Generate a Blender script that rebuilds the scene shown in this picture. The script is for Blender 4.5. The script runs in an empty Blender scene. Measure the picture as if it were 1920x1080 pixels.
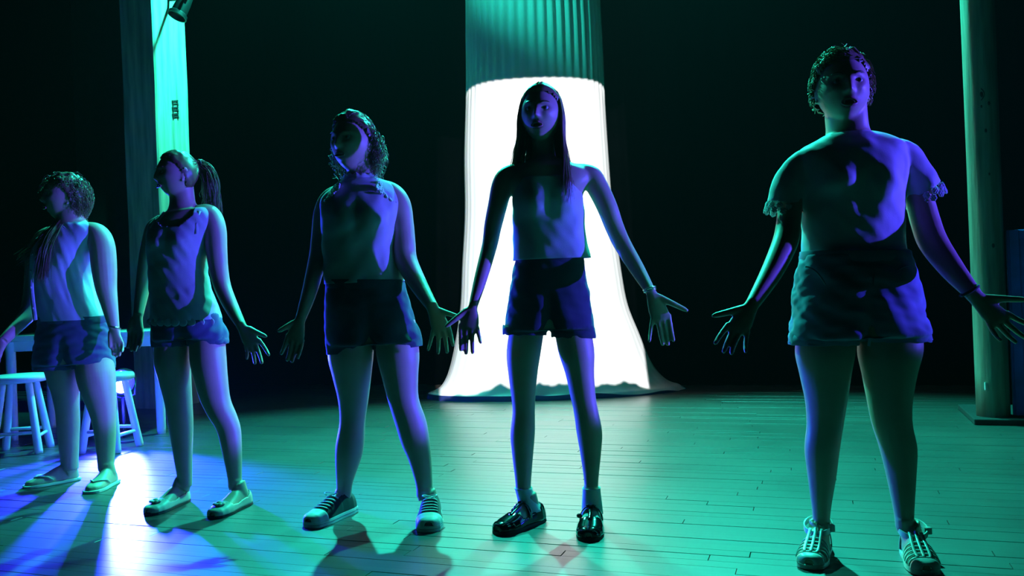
import bpy, bmesh, math, random
import numpy as np
from mathutils import Vector, Matrix, noise
random.seed(7); rng = np.random.default_rng(7)
S = bpy.context.scene
COL = S.collection
R = math.radians

# ---------------------------------------------------------------- camera
F = 1600.0; H = 0.907; TH = R(2.25)          # focal length (px of a 1920 frame), eye height, roll
cam_d = bpy.data.cameras.new('camera'); cam_d.sensor_width = 36; cam_d.lens = 36 * F / 1920
cam_d.clip_start = .05; cam_d.clip_end = 60
cam = bpy.data.objects.new('camera', cam_d); COL.objects.link(cam)
cam.location = (0, 0, H); cam.rotation_euler = (R(90), TH, 0)
S.camera = cam
S.view_settings.view_transform = 'Standard'; S.view_settings.look = 'None'
S.view_settings.exposure = 0.0; S.view_settings.gamma = 1.0; S.view_settings.use_curve_mapping = False

# ---------------------------------------------------------------- world (dark theatre)
W = bpy.data.worlds.new('dark_theatre'); S.world = W; W.use_nodes = True
W.node_tree.nodes['Background'].inputs[0].default_value = (.10, .25, 1, 1)
W.node_tree.nodes['Background'].inputs[1].default_value = .0016

vs = W.node_tree.nodes.new('ShaderNodeVolumeScatter')      # thin theatre haze in the air
vs.inputs['Color'].default_value = (.85, .9, 1, 1); vs.inputs['Density'].default_value = .00045; vs.inputs['Anisotropy'].default_value = .35
W.node_tree.links.new(vs.outputs[0], W.node_tree.nodes['World Output'].inputs['Volume'])

# ---------------------------------------------------------------- stage lights
TEAL = (.025, 1.0, .72); BLUE = (.022, .028, 1.0)
def spot(name, loc, target, power, color, angle, blend, radius=.06):
    d = bpy.data.lights.new(name, 'SPOT'); d.energy = power; d.color = color
    d.spot_size = R(angle); d.spot_blend = blend; d.shadow_soft_size = radius
    o = bpy.data.objects.new(name, d); COL.objects.link(o); o.location = loc
    o.rotation_euler = (Vector(target) - Vector(loc)).to_track_quat('-Z', 'Y').to_euler()
    return o
spot('teal_backlight', (-1.15, 6.95, 4.6), (-.6, 3.1, 0), 2050, TEAL, 86, .45)
spot('teal_backlight', (1.55, 6.65, 4.6), (1.1, 2.9, 0), 2050, TEAL, 86, .45)
spot('teal_backlight', (-1.45, 7.05, 4.7), (-2.9, 7.4, 3.3), 1500, TEAL, 56, .8)
spot('teal_backlight', (1.0, 5.35, 5.0), (2.75, 4.95, 3.7), 28, TEAL, 50, .8)
spot('added_teal_fill', (-1.2, 4.9, 5.0), (.35, 6.9, 3.7), 330, TEAL, 34, .7)  # added fill with no known fixture, brightens the upper cloth column
spot('blue_sidelight', (12.0, 2.55, 1.40), (0, 3.5, 1.79), 14000, (.07, .05, 1.0), 13.8, .06, .05)

# the projector: a white rectangle thrown from the house onto the column of cloth
def projector(loc, target, power, pl, pr, pb, pt):
    o = spot('projector_beam', loc, target, power, (1, 1, 1), 60, .0, .015)
    q = o.rotation_euler.to_matrix().inverted()
    loc_ = lambda p: q @ (Vector(p) - Vector(loc))
    a, b, c, e = (loc_(p) for p in (pl, pr, pb, pt))       # points on the left, right, lower and upper edge
    xm = loc_(((pl[0] + pr[0]) / 2 + .25, pt[1], 0)); xm = xm.x / -xm.z; KTOP = 1.55
    left, right, bottom, top = a.x / -a.z, b.x / -b.z, c.y / -c.z, e.y / -e.z
    d = o.data; d.use_nodes = True; nt = d.node_tree; N = nt.nodes; L = nt.links
    em = N['Emission']
    tc = N.new('ShaderNodeTexCoord'); sx = N.new('ShaderNodeSeparateXYZ'); L.new(tc.outputs['Normal'], sx.inputs[0])
    def m(op, a, b=None):
        n = N.new('ShaderNodeMath'); n.operation = op
        for i, v in enumerate((a, b)):
            if v is None: continue
            if isinstance(v, (int, float)): n.inputs[i].default_value = v
            else: L.new(v, n.inputs[i])
        return n.outputs[0]
    az = m('ABSOLUTE', sx.outputs[2])
    x = m('DIVIDE', sx.outputs[0], az); y = m('DIVIDE', sx.outputs[1], az)
    cb = N.new('ShaderNodeCombineXYZ'); L.new(x, cb.inputs[0])
    nz = N.new('ShaderNodeTexNoise'); nz.inputs['Scale'].default_value = 34; nz.inputs['Detail'].default_value = 3
    L.new(cb.outputs[0], nz.inputs['Vector'])
    yb = m('SUBTRACT', y, m('MULTIPLY', m('SUBTRACT', nz.outputs[0], .5), .028))
    k = m('MULTIPLY', m('GREATER_THAN', x, left), m('LESS_THAN', x, right))
    k = m('MULTIPLY', k, m('MULTIPLY', m('GREATER_THAN', yb, bottom), m('LESS_THAN', y, m('ADD', m('MULTIPLY', m('POWER', m('SUBTRACT', x, xm), 2.0), KTOP), m('ADD', m('MULTIPLY', m('SUBTRACT', x, xm), .075), top)))))
    L.new(k, em.inputs['Strength'])
    return o
projector((.55, -1.0, 4.4), (.5, 6.8, 1.3), 6300, (-.60, 6.95, .4), (1.065, 6.85, .5), (.4, 6.82, .12), (.4, 6.85, 2.58))

# ---------------------------------------------------------------- pixels to places
CT, ST = math.cos(TH), math.sin(TH)
def ray(px, py):
    u, v = px - 960, py - 540
    return Vector(((u * CT - v * ST) / F, 1, -(u * ST + v * CT) / F))
def PT(px, py, d): return Vector((0, 0, H)) + ray(px, py) * d
def G(px, py):
    r = ray(px, py); return PT(px, py, -H / r.z)

# ---------------------------------------------------------------- mesh helpers
class MB:
    def __init__(s): s.v = []; s.f = []
    def add(s, v, f):
        n = len(s.v); s.v += [tuple(p) for p in v]; s.f += [tuple(i + n for i in q) for q in f]; return s
    def rings(s, rings, cap=True, closed=True):
        n = len(rings[0]); v = [p for r in rings for p in r]; f = []
        for i in range(len(rings) - 1):
            for j in range(n if closed else n - 1):
                k = (j + 1) % n
                f.append((i * n + j, i * n + k, (i + 1) * n + k, (i + 1) * n + j))
        if cap and closed:
            f.append(tuple(range(n - 1, -1, -1))); f.append(tuple(range((len(rings) - 1) * n, len(rings) * n)))
        return s.add(v, f)
    def box(s, c, size, M=None):
        x, y, z = (a / 2 for a in size); c = Vector(c)
        v = [Vector((i, j, k)) for i in (-x, x) for j in (-y, y) for k in (-z, z)]
        v = [(M @ p if M else p) + c for p in v]
        return s.add(v, [(0, 1, 3, 2), (4, 6, 7, 5), (0, 4, 5, 1), (2, 3, 7, 6), (0, 2, 6, 4), (1, 5, 7, 3)])
    def tube(s, pts, rad, n=10, cap=True, flat=1.0):
        pts = [Vector(p) for p in pts]
        if isinstance(rad, (int, float)): rad = [rad] * len(pts)
        rr = []; up = None
        for i, p in enumerate(pts):
            t = (pts[min(i + 1, len(pts) - 1)] - pts[max(i - 1, 0)])
            t = t.normalized() if t.length > 1e-9 else Vector((0, 0, 1))
            if up is None:
                up = Vector((0, 1, 0)) if abs(t.y) < .8 else Vector((1, 0, 0))
            a = (up - t * up.dot(t)); a = a.normalized() if a.length > 1e-6 else t.orthogonal().normalized()
            b = t.cross(a); up = a
            rr.append([p + a * math.cos(6.28318 * j / n) * rad[i] * flat + b * math.sin(6.28318 * j / n) * rad[i] for j in range(n)])
        return s.rings(rr, cap)
    def ball(s, c, r, n=14, m=9, M=None):
        c = Vector(c); r = Vector((r, r, r)) if isinstance(r, (int, float)) else Vector(r)
        rr = []
        for i in range(m + 1):
            a = math.pi * (i + .02) / (m + .04)
            ring = []
            for j in range(n):
                b = 6.28318 * j / n
                p = Vector((r.x * math.sin(a) * math.cos(b), r.y * math.sin(a) * math.sin(b), -r.z * math.cos(a)))
                ring.append((M @ p if M else p) + c)
            rr.append(ring)
        return s.rings(rr)
    def lathe(s, prof, c=(0, 0, 0), n=24, M=None):
        c = Vector(c)
        rr = [[(M @ Vector((r * math.cos(6.28318 * j / n), r * math.sin(6.28318 * j / n), z)) if M else Vector((r * math.cos(6.28318 * j / n), r * math.sin(6.28318 * j / n), z))) + c for j in range(n)] for r, z in prof]
        return s.rings(rr)
    def mesh(s, name):
        me = bpy.data.meshes.new(name); me.from_pydata(s.v, [], s.f); me.update(); return me
    def build(s, name, mat, parent=None, smooth=True, bevel=0):
        o = bpy.data.objects.new(name, s.mesh(name)); COL.objects.link(o)
        if mat: o.data.materials.append(mat)
        if bevel:
            b = o.modifiers.new('bevel', 'BEVEL'); b.width = bevel; b.segments = 2; b.limit_method = 'ANGLE'; b.angle_limit = R(40)
        if smooth:
            o.data.polygons.foreach_set('use_smooth', [True] * len(o.data.polygons))
            if bevel or smooth == 'auto':
                try: o.data.set_sharp_from_angle(angle=R(42))
                except Exception: pass
        if parent: attach(o, parent)
        return o
def attach(o, parent):
    o.parent = parent
    if parent.type == 'EMPTY': o.matrix_parent_inverse = Matrix.Translation(parent.location).inverted()
def thing(name, label, cat, loc=(0, 0, 0), group=None):
    o = bpy.data.objects.new(name, None); COL.objects.link(o); o.location = loc; o.empty_display_size = .1
    return tag(o, label, cat, group)
def tag(o, label, cat, group=None):
    o['label'] = label; o['category'] = cat
    if group: o['group'] = group
    return o
def struct(o): o['kind'] = 'structure'; return o
def smoothpts(pts, k=5):
    """Catmull-Rom through rows of numbers"""
    P = np.array(pts, float); out = []
    for i in range(len(P) - 1):
        a, b, c, d = P[max(i - 1, 0)], P[i], P[i + 1], P[min(i + 2, len(P) - 1)]
        for j in range(k):
            t = j / k
            out.append(.5 * (2 * b + (c - a) * t + (2 * a - 5 * b + 4 * c - d) * t * t + (3 * b - a - 3 * c + d) * t ** 3))
    out.append(P[-1]); return np.array(out)

# ---------------------------------------------------------------- materials
def mat(name, color, rough=.6, metal=0, bump=None, var=0, var_scale=6, spec=.5, stretch=None, sheen=0, coat=0, emit=None, trans=0):
    m = bpy.data.materials.new(name); m.use_nodes = True; nt = m.node_tree; N = nt.nodes; L = nt.links
    b = N['Principled BSDF']; b.inputs['Roughness'].default_value = rough; b.inputs['Metallic'].default_value = metal
    b.inputs['Specular IOR Level'].default_value = spec; b.inputs['Base Color'].default_value = (*color, 1)
    if sheen: b.inputs['Sheen Weight'].default_value = sheen
    if coat: b.inputs['Coat Weight'].default_value = coat; b.inputs['Coat Roughness'].default_value = .06
    if trans: b.inputs['Subsurface Weight'].default_value = trans
    if emit:
        b.inputs['Emission Color'].default_value = (*emit[:3], 1); b.inputs['Emission Strength'].default_value = emit[3]
    tc = N.new('ShaderNodeTexCoord'); src = tc.outputs['Object']
    if stretch:
        mp = N.new('ShaderNodeMapping'); mp.inputs['Scale'].default_value = stretch; L.new(src, mp.inputs[0]); src = mp.outputs[0]
    if var:
        n = N.new('ShaderNodeTexNoise'); n.inputs['Scale'].default_value = var_scale; n.inputs['Detail'].default_value = 6; L.new(src, n.inputs['Vector'])
        r = N.new('ShaderNodeValToRGB'); r.color_ramp.elements[0].position = .3; r.color_ramp.elements[1].position = .7
        r.color_ramp.elements[0].color = (*[c * (1 - var) for c in color], 1); r.color_ramp.elements[1].color = (*[min(1, c * (1 + var)) for c in color], 1)
        L.new(n.outputs[0], r.inputs[0]); L.new(r.outputs[0], b.inputs['Base Color'])
    if bump:
        n = N.new('ShaderNodeTexNoise'); n.inputs['Scale'].default_value = bump[0]; n.inputs['Detail'].default_value = 5; L.new(src, n.inputs['Vector'])
        bp = N.new('ShaderNodeBump'); bp.inputs['Strength'].default_value = bump[1]; bp.inputs['Distance'].default_value = bump[2]
        L.new(n.outputs[0], bp.inputs['Height']); L.new(bp.outputs[0], b.inputs['Normal'])
    return m
def wood_floor_mat():
    m = bpy.data.materials.new('worn_stage_boards'); m.use_nodes = True; nt = m.node_tree; N = nt.nodes; L = nt.links
    b = N['Principled BSDF']; b.inputs['Specular IOR Level'].default_value = 1.0
    b.inputs['Coat Weight'].default_value = 1; b.inputs['Coat IOR'].default_value = 1.58; b.inputs['Coat Roughness'].default_value = .36
    ge = N.new('ShaderNodeNewGeometry'); tc = N.new('ShaderNodeTexCoord')
    rot = N.new('ShaderNodeMapping'); rot.inputs['Rotation'].default_value = (0, 0, YAW); L.new(ge.outputs['Position'], rot.inputs[0])
    off = N.new('ShaderNodeCombineXYZ'); oi = N.new('ShaderNodeObjectInfo')
    rnd = N.new('ShaderNodeMath'); rnd.operation = 'ADD'; L.new(ge.outputs['Random Per Island'], rnd.inputs[0]); L.new(oi.outputs['Random'], rnd.inputs[1])
    fr = N.new('ShaderNodeMath'); fr.operation = 'FRACT'; L.new(rnd.outputs[0], fr.inputs[0])
    mu = N.new('ShaderNodeMath'); mu.operation = 'MULTIPLY'; mu.inputs[1].default_value = 37; L.new(fr.outputs[0], mu.inputs[0]); L.new(mu.outputs[0], off.inputs[2])
    ad = N.new('ShaderNodeVectorMath'); L.new(rot.outputs[0], ad.inputs[0]); L.new(off.outputs[0], ad.inputs[1])
    sc = N.new('ShaderNodeMapping'); sc.inputs['Scale'].default_value = (1.6, 42, 1); L.new(ad.outputs[0], sc.inputs[0])
    n = N.new('ShaderNodeTexNoise'); n.inputs['Scale'].default_value = 1.5; n.inputs['Detail'].default_value = 7; n.inputs['Roughness'].default_value = .62; L.new(sc.outputs[0], n.inputs['Vector'])
    r = N.new('ShaderNodeValToRGB'); e = r.color_ramp.elements
    e[0].position = .28; e[0].color = (.017, .012, .009, 1); e[1].position = .72; e[1].color = (.060, .046, .037, 1); L.new(n.outputs[0], r.inputs[0])
    hs = N.new('ShaderNodeHueSaturation'); L.new(r.outputs[0], hs.inputs['Color'])
    mr = N.new('ShaderNodeMapRange'); mr.inputs['To Min'].default_value = .8; mr.inputs['To Max'].default_value = 1.12; L.new(fr.outputs[0], mr.inputs[0]); L.new(mr.outputs[0], hs.inputs['Value'])
    # scuffs worn across the boards
    s2 = N.new('ShaderNodeTexNoise'); s2.inputs['Scale'].default_value = 1.1; s2.inputs['Detail'].default_value = 8; s2.inputs['Roughness'].default_value = .7; L.new(rot.outputs[0], s2.inputs['Vector'])
    rr = N.new('ShaderNodeMapRange'); rr.inputs['From Min'].default_value = .3; rr.inputs['From Max'].default_value = .7
    rr.inputs['To Min'].default_value = .42; rr.inputs['To Max'].default_value = .60; L.new(s2.outputs[0], rr.inputs[0]); L.new(rr.outputs[0], b.inputs['Roughness'])
    mx = N.new('ShaderNodeMix'); mx.data_type = 'RGBA'; mx.blend_type = 'MULTIPLY'; mx.inputs[0].default_value = .45
    L.new(hs.outputs[0], mx.inputs['A']); r3 = N.new('ShaderNodeValToRGB'); r3.color_ramp.elements[0].position = .35; r3.color_ramp.elements[0].color = (.4, .4, .4, 1); r3.color_ramp.elements[1].position = .6
    L.new(s2.outputs[0], r3.inputs[0]); L.new(r3.outputs[0], mx.inputs['B']); L.new(mx.outputs['Result'], b.inputs['Base Color'])
    bp = N.new('ShaderNodeBump'); bp.inputs['Strength'].default_value = .35; bp.inputs['Distance'].default_value = .0015; L.new(n.outputs[0], bp.inputs['Height']); L.new(bp.outputs[0], b.inputs['Normal'])
    return m

YAW = R(19.7)
RV = Vector((math.cos(YAW), -math.sin(YAW), 0)); BV = Vector((math.sin(YAW), math.cos(YAW), 0)); ZV = Vector((0, 0, 1))
RM = Matrix((RV, BV, ZV)).transposed()      # columns: along the stage, upstage, up
RM4 = RM.to_4x4()
M_floor = wood_floor_mat()
M_sub = mat('dark_subfloor', (.03, .022, .018), .8)
M_black = mat('black_velour', (.0006, .0006, .0008), .95, bump=(60, .3, .004), spec=.0, var=.4, var_scale=3)
M_wall = mat('black_painted_wall', (.02, .02, .022), .85, var=.3)
M_timber = mat('rough_pale_timber', (.62, .52, .40), .75, bump=(9, .6, .006), var=.38, var_scale=5, stretch=(4, 4, .35))
M_brownt = mat('grey_old_timber', (.22, .19, .15), .8, bump=(9, .7, .006), var=.4, var_scale=5, stretch=(4, 4, .35))
M_cloth = mat('white_column_cloth', (.80, .82, .82), .8, bump=(5, .2, .01), spec=.2)
M_hem = mat('dark_blue_hem_tape', (.02, .035, .16), .5)
M_metal = mat('black_lamp_metal', (.02, .02, .022), .45, metal=.3, bump=(80, .1, .001))
M_paint = mat('white_furniture_paint', (.78, .77, .80), .35, bump=(30, .12, .002), var=.06)
M_panel = mat('dark_blue_paint', (.05, .08, .45), .6, bump=(14, .3, .004), var=.35)
M_mark = mat('dark_stencil_ink', (.03, .03, .03), .8)
M_lens = mat('blue_lit_lens', (.2, .25, 1), .2, emit=(.16, .30, 1.0, 60))
M_chrome = mat('bright_metal', (.7, .7, .72), .2, metal=1)

# ---------------------------------------------------------------- floor: single boards over a dark subfloor
FC = Vector((0, 4.3, 0))                       # a point of the stage the boards are laid out from
def stage(a, b, z=0): return FC + RV * a + BV * b + ZV * z
fl = MB(); fl.box(stage(0, 1.15, -.035), (11, 6.7, .03), RM)
floor = struct(fl.build('floor', M_sub, smooth=False))
PW = .058; NEAR = []; ALL = []
lens = [1.1, 1.5, 1.9, 2.4]
for i in range(int(6.6 / PW)):
    b = -2.17 + (i + .5) * PW; a = -5.2 - random.random() * 1.8
    while a < 5.2:
        ln = random.choice(lens); ALL.append((a + ln / 2, b, ln)); a += ln
def vis(q):
    a, b, ln = q; best = 99
    for t in (-.45, -.2, 0, .2, .45):
        p = stage(a + ln * t, b)
        if p.y > 1.9 and abs(p.x / p.y) < .64: best = min(best, p.y)
    return best
ALL.sort(key=vis)
plank_me = {}
for ln in lens:
    for k in range(3):
        m = MB(); w = PW - .0006; hh = (.0, .0007, -.0006)[k]; e = .0006
        X, Y = ln / 2 - .0012, w / 2
        v = [(-X, -Y, -.02), (X, -Y, -.02), (X, Y, -.02), (-X, Y, -.02), (-X, -Y, hh - e), (X, -Y, hh - e), (X, Y, hh - e), (-X, Y, hh - e),
             (-X + e, -Y + e, hh), (X - e, -Y + e, hh), (X - e, Y - e, hh), (-X + e, Y - e, hh)]
        f = [(0, 1, 5, 4), (1, 2, 6, 5), (2, 3, 7, 6), (3, 0, 4, 7), (4, 5, 9, 8), (5, 6, 10, 9), (6, 7, 11, 10), (7, 4, 8, 11), (8, 9, 10, 11)]
        m.add(v, f); plank_me[ln, k] = (m, m.mesh('plank'))
        plank_me[ln, k][1].materials.append(M_floor)
rest = MB()
for i, (a, b, ln) in enumerate(ALL):
    k = random.randrange(3); m, me = plank_me[ln, k]
    if i < 290:
        o = bpy.data.objects.new('plank', me); COL.objects.link(o)
        o.matrix_world = Matrix.Translation(stage(a, b)) @ RM4
        o.parent = floor
    else:
        c = stage(a, b); rest.add([RM @ Vector(p) + c for p in m.v], m.f)
ro = rest.build('far_planks', M_floor, floor, smooth=False); ro['kind'] = 'stuff'

# ---------------------------------------------------------------- walls and black drape
BACK = 7.72                                     # depth of the black drape straight ahead
def wallpt(a, off=0, z=0): return Vector((.37, BACK, 0)) + RV * a + BV * off + ZV * z
wb = MB(); wb.box(wallpt(0, .5, 2.6), (12, .1, 5.6), RM); struct(wb.build('wall_back', M_wall, smooth=False))
dr = MB(); rows = []
na = 420
for z in (0.0, .6, 1.4, 2.4, 3.4, 4.6, 5.2):
    row = []
    for i in range(na + 1):
        a = -4.8 + 9.6 * i / na
        amp = .022 + .008 * math.sin(a * 2.1)
        row.append(wallpt(a, .12 + amp * math.sin(a * 31 + 1.5 * math.sin(a * 2.7)) + .006 * math.sin(z * 3 + a * 7), z))
    rows.append(row)
dr.rings(rows, closed=False)
o = dr.build('backdrop_curtain', M_black); sm = o.modifiers.new('thick', 'SOLIDIFY'); sm.thickness = .006
tag(o, 'wide black pleated backdrop curtain closing the rear of the stage', 'curtain')

# ---------------------------------------------------------------- the lit column of white cloth
CD = 7.25
edge = smoothpts([(870, 1126, -260), (874, 1118, -60), (876, 1121, 0), (876, 1126, 80), (875, 1131, 150), (871, 1140, 290), (872, 1149, 400),
                  (867, 1163, 500), (864, 1176, 570), (857, 1197, 620), (844, 1222, 670), (828, 1250, 705), (812, 1273, 722), (803, 1283, 728)], 6)
col = thing('cloth_column', 'tall white gathered cloth column flaring to a wide hoop on the floor, lit bright white', 'curtain', (CD * .05, CD, 0))
cm = MB(); rr = []; NR = 260
for k, (l, r, y) in enumerate(edge):
    a, b = PT(l, y, CD), PT(r, y, CD); c = (a + b) / 2; hx = (b - a) / 2
    t = min(1, max(0, (y - 560) / 168)); w = hx.length
    fr = .46 + .0 * t                               # front bulge in metres
    fr = .42 + (.46 - .42) * t; bk = .34
    ring = []
    for j in range(NR):
        q = 6.28318 * j / NR
        s, co = math.sin(q), math.cos(q)
        amp = .016 * (1 - t) ** 1.5 * min(1, max(.03, (200 - y) / 130)) + .001
        rip = amp * math.sin(q * 46 + .6 * math.sin(q * 5)) + .004 * t * math.sin(q * 17 + k * .2)
        p = c + hx * co * (1 + rip / w) + Vector((0, 1, 0)) * (s * (bk if s > 0 else fr) + rip * s)
        p.z += .010 * t * t * math.sin(q * 9 + 1)
        if t > 0: p.z = p.z - t ** 3 * max(0, p.z - .04) * (1 if k == len(edge) - 1 else .8)
        ring.append(p)
    rr.append(ring)
zmin = [p for p in rr[-1]]
cm.rings(rr, cap=False)
o = cm.build('gathered_cloth', M_cloth, col)
hm = MB()
hm.rings([[Vector((p.x, p.y, p.z + .004)) + (p - c).normalized() * .004 for p in rr[-1]], [Vector((p.x, p.y, max(.004, p.z * .35))) + (p - c).normalized() * .012 for p in rr[-1]],
          [Vector((p.x, p.y, 0)) + (p - c).normalized() * .012 for p in rr[-1]]], cap=False)
hm.build('hoop_hem', M_hem, col)

# ---------------------------------------------------------------- timber posts
def pillar(name, c, wa, wb_, z1, m, label, chamfer=.012):
    t = thing(name, label, 'pillar', c)
    p = MB(); prof = []
    for z in [0, *np.linspace(.02, z1, 14)]:
        jit = .004 * math.sin(z * 5)
        x, y = wa / 2, wb_ / 2; e = chamfer
        pts = [(-x + e, -y), (x - e, -y), (x, -y + e), (x, y - e), (x - e, y), (-x + e, y), (-x, y - e), (-x, -y + e)]
        prof.append([Vector(c) + RM @ Vector((u + jit, v, z)) for u, v in pts])
    p.rings(prof); p.build('post', m, t, smooth=False)
    return t
LP = PT(297, 300, 7.45); LP.z = 0
lp = pillar('timber_pillar', LP, .36, .40, 5.1, M_timber, 'square pale timber pillar brightly lit teal down one face beside the backdrop')
# stencilled strokes on its lit face
def on_face(py, u):                                # point on the lit (stage-side) face at image height py
    z = PT(330, py, 7.45).z
    return Vector(LP) + RV * (.36 / 2 + .006) + BV * u + ZV * z
mk = MB()
for i, py in enumerate((194, 206, 218)):
    o_ = on_face(py, .02)
    for du, dz, su, sz in ((0, .012, .075, .012), (.0, -.012, .05, .01), (.03, 0, .012, .05), (-.025, -.02, .012, .028)):
        mk.box(o_ + BV * du + ZV * dz, (.006, su, sz), RM @ Matrix.Rotation(R(14), 3, 'X'))
mk.build('stencil_mark', M_mark, lp, smooth=False)
# round post on the other side, lit at its edge
RP = G(1863, 790)
rp = thing('round_timber_post', 'rough round timber post edged with green light beside the dark blue board', 'pillar', RP)
p = MB(); rings_ = []
for z in np.linspace(.035, 5.1, 22):
    rings_.append([RP + Vector((math.cos(6.28318 * j / 28) * (0.090 + .003 * math.sin(j * 3 + z)), math.sin(6.28318 * j / 28) * (0.090 + .003 * math.cos(j * 2 + z * 2)), z)) for j in range(28)])
p.rings(rings_); p.build('post', M_brownt, rp)
def rp_surf(px, py):
    q = PT(px, py, RP.y); dx = max(-.08, min(.08, q.x - RP.x)); return Vector((RP.x + dx, RP.y - math.sqrt(0.0925 ** 2 - dx * dx), q.z))
for px, py, r in ((1826, 183, .011), (1838, 200, .008), (1826, 205, .006), (1833, 250, .008), (1846, 462, .009), (1839, 330, .006), (1850, 560, .008)):
    c = rp_surf(px, py); k = MB(); k.ball(c, (r, .003, r * 1.5), 10, 6); k.build('knot', M_mark, rp)
mk = MB(); mk.tube([rp_surf(1825 + 5 * math.sin(t * 3.1), 172 + 22 * t) + Vector((0, -.001, 0)) for t in np.linspace(0, 1, 8)], .003, 6); mk.build('chalk_curve', M_mark, rp)
c = rp_surf(1838, 722); k = MB(); k.box(c, (.012, .008, .045)); k.build('cable_clip', M_paint, rp, smooth=False)
# low dark step and blue board beside the post
st = MB(); c = RP + RV * .55 + BV * .16; st.box(c + ZV * .0175, (1.35, .62, .035), RM)
o = st.build('low_step', M_wall, smooth=False, bevel=.006); tag(o, 'low flat black step under the round post and blue board', 'step')
bd = thing('scenery_board', 'tall dark blue painted board standing behind the outstretched bare arm at the stage side', 'board', RP + RV * .5 + BV * .12)
c0 = G(1882, 795); c0 = RP + RV * .11 + BV * .03
zt = PT(1885, 432, c0.y).z
b_ = MB(); b_.box(c0 + RV * .33 + ZV * (zt / 2 + .0175), (.66, .03, zt - .035), RM); b_.build('panel', M_panel, bd, bevel=.003)
for sx in (.035, .625):
    f_ = MB(); f_.box(c0 + RV * sx - BV * .02 + ZV * (zt / 2 + .0175), (.05, .014, zt - .037), RM); f_.build('batten', M_panel, bd, bevel=.002)
for sz in (.1, zt - .03):
    f_ = MB(); f_.box(c0 + RV * .33 - BV * .0205 + ZV * sz, (.536, .012, .05), RM); f_.build('batten', M_panel, bd, bevel=.002)
# side drape behind it
dr = MB(); rows = []
for z in (0, 1.2, 2.4, 3.8, 5.1):
    rows.append([RP + RV * (.05 + 1.5 * i / 120) + BV * (.56 + .03 * math.sin(i * .55) + .01 * math.sin(i * .17 + z)) + ZV * z for i in range(121)])
dr.rings(rows, closed=False); o = dr.build('wing_curtain', M_black); sm = o.modifiers.new('thick', 'SOLIDIFY'); sm.thickness = .006
tag(o, 'narrow black wing curtain hanging behind the round post', 'curtain')

# ---------------------------------------------------------------- lamp clamped on the square pillar
cl = PT(341, 12, 6.95)
t = thing('clamp_lamp', 'small black stage lamp clamped at the top of the lit square pillar', 'stage light', cl)
ax = (PT(333, 24, 6.9) - PT(352, -14, 6.95)).normalized()
Mq = ax.to_track_quat('Z', 'Y').to_matrix()
k = MB(); k.lathe([(.03, -.13), (.05, -.12), (.06, -.03), (.062, .06), (.075, .07), (.08, .1), (.07, .1), (.05, .07)], cl, 20, Mq); k.build('housing', M_metal, t, smooth='auto')
k = MB(); k.tube([cl + Mq @ Vector(p) for p in ((.085, 0, 0), (.088, 0, -.1), (.06, 0, -.17), (-.06, 0, -.17), (-.088, 0, -.1), (-.085, 0, 0))], .009, 8); k.build('yoke', M_metal, t)
k = MB(); e0 = cl + Mq @ Vector((0, 0, -.17)); k.tube([e0, e0 + Vector((.10, .02, .05)), e0 + Vector((.16, .05, .03)), Vector(LP) + RV * .26 + ZV * (e0.z + .05), Vector(LP) + RV * .185 + ZV * (e0.z + .06)], .014, 8); k.build('clamp_arm', M_metal, t)

# ---------------------------------------------------------------- white table and two stools upstage
def leg(m, a, b, r0, r1, n=12):
    m.tube([a, a.lerp(b, .05), a.lerp(b, .5), a.lerp(b, .95), b], [r0 * .9, r0, (r0 + r1) / 2, r1, r1 * .92], n)
TL, TR_ = G(26, 826), G(303, 813)
tz = .715
tv = (TR_ - TL); tvn = tv.normalized(); tn = Vector((-tvn.y, tvn.x, 0))
tb = thing('white_table', 'plain white painted table with round legs behind the person in the sleeveless button shirt', 'table', TL + tv / 2)
Mt = Matrix((tvn, tn, ZV)).transposed()
cen = TL + tv / 2 + tn * .27
k = MB(); k.box(cen + ZV * (tz - .02), (tv.length + .16, .70, .04), Mt); k.build('tabletop', M_paint, tb, bevel=.006)
for s_ in (0, 1):
    for d_ in (0, .54):
        a = TL + tv * s_ + tn * d_
        k = MB(); leg(k, a + ZV * (tz - .03), a, .033, .03); k.build('leg', M_paint, tb)
for d_ in (0, .54):
    k = MB(); k.box(TL + tv / 2 + tn * d_ + ZV * (tz - .075), (tv.length - .04, .02, .07), Mt); k.build('apron', M_paint, tb, bevel=.002)
def stool(c, sz, rs, rz, label):
    t = thing('wooden_stool', label, 'stool', c, 'white stools by the table')
    k = MB(); k.lathe([(rs * .2, sz - .045), (rs * .9, sz - .045), (rs, sz - .035), (rs, sz - .012), (rs * .95, sz), (rs * .2, sz + .001)], c, 36); k.build('seat', M_paint, t)
    feet = []
    for i in range(4):
        q = rz + i * math.pi / 2 + math.pi / 4
        a = c + Vector((math.cos(q), math.sin(q), 0)) * rs * .62 + ZV * (sz - .045); b = c + Vector((math.cos(q), math.sin(q), 0)) * rs * 1.12
        feet.append((a, b)); k = MB(); leg(k, a, b, .021, .024); k.build('leg', M_paint, t)
    for i in range(4):
        h_ = .24 if i % 2 else .30
        a0, b0 = feet[i]; a1, b1 = feet[(i + 1) % 4]
        k = MB(); k.tube([b0.lerp(a0, h_), b1.lerp(a1, h_)], .011, 8); k.build('rung', M_paint, t)
    return t
c1 = G(70, 838); c2 = G(240, 833)
s1 = stool(Vector((c1.x, 5.35, 0)), .485, .165, .25, 'white four-legged stool standing before the table end')
s2 = stool(Vector((c2.x - .02, 5.3, 0)), .475, .15, -.15, 'white four-legged stool with the glowing blue lamp behind its leg')

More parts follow.
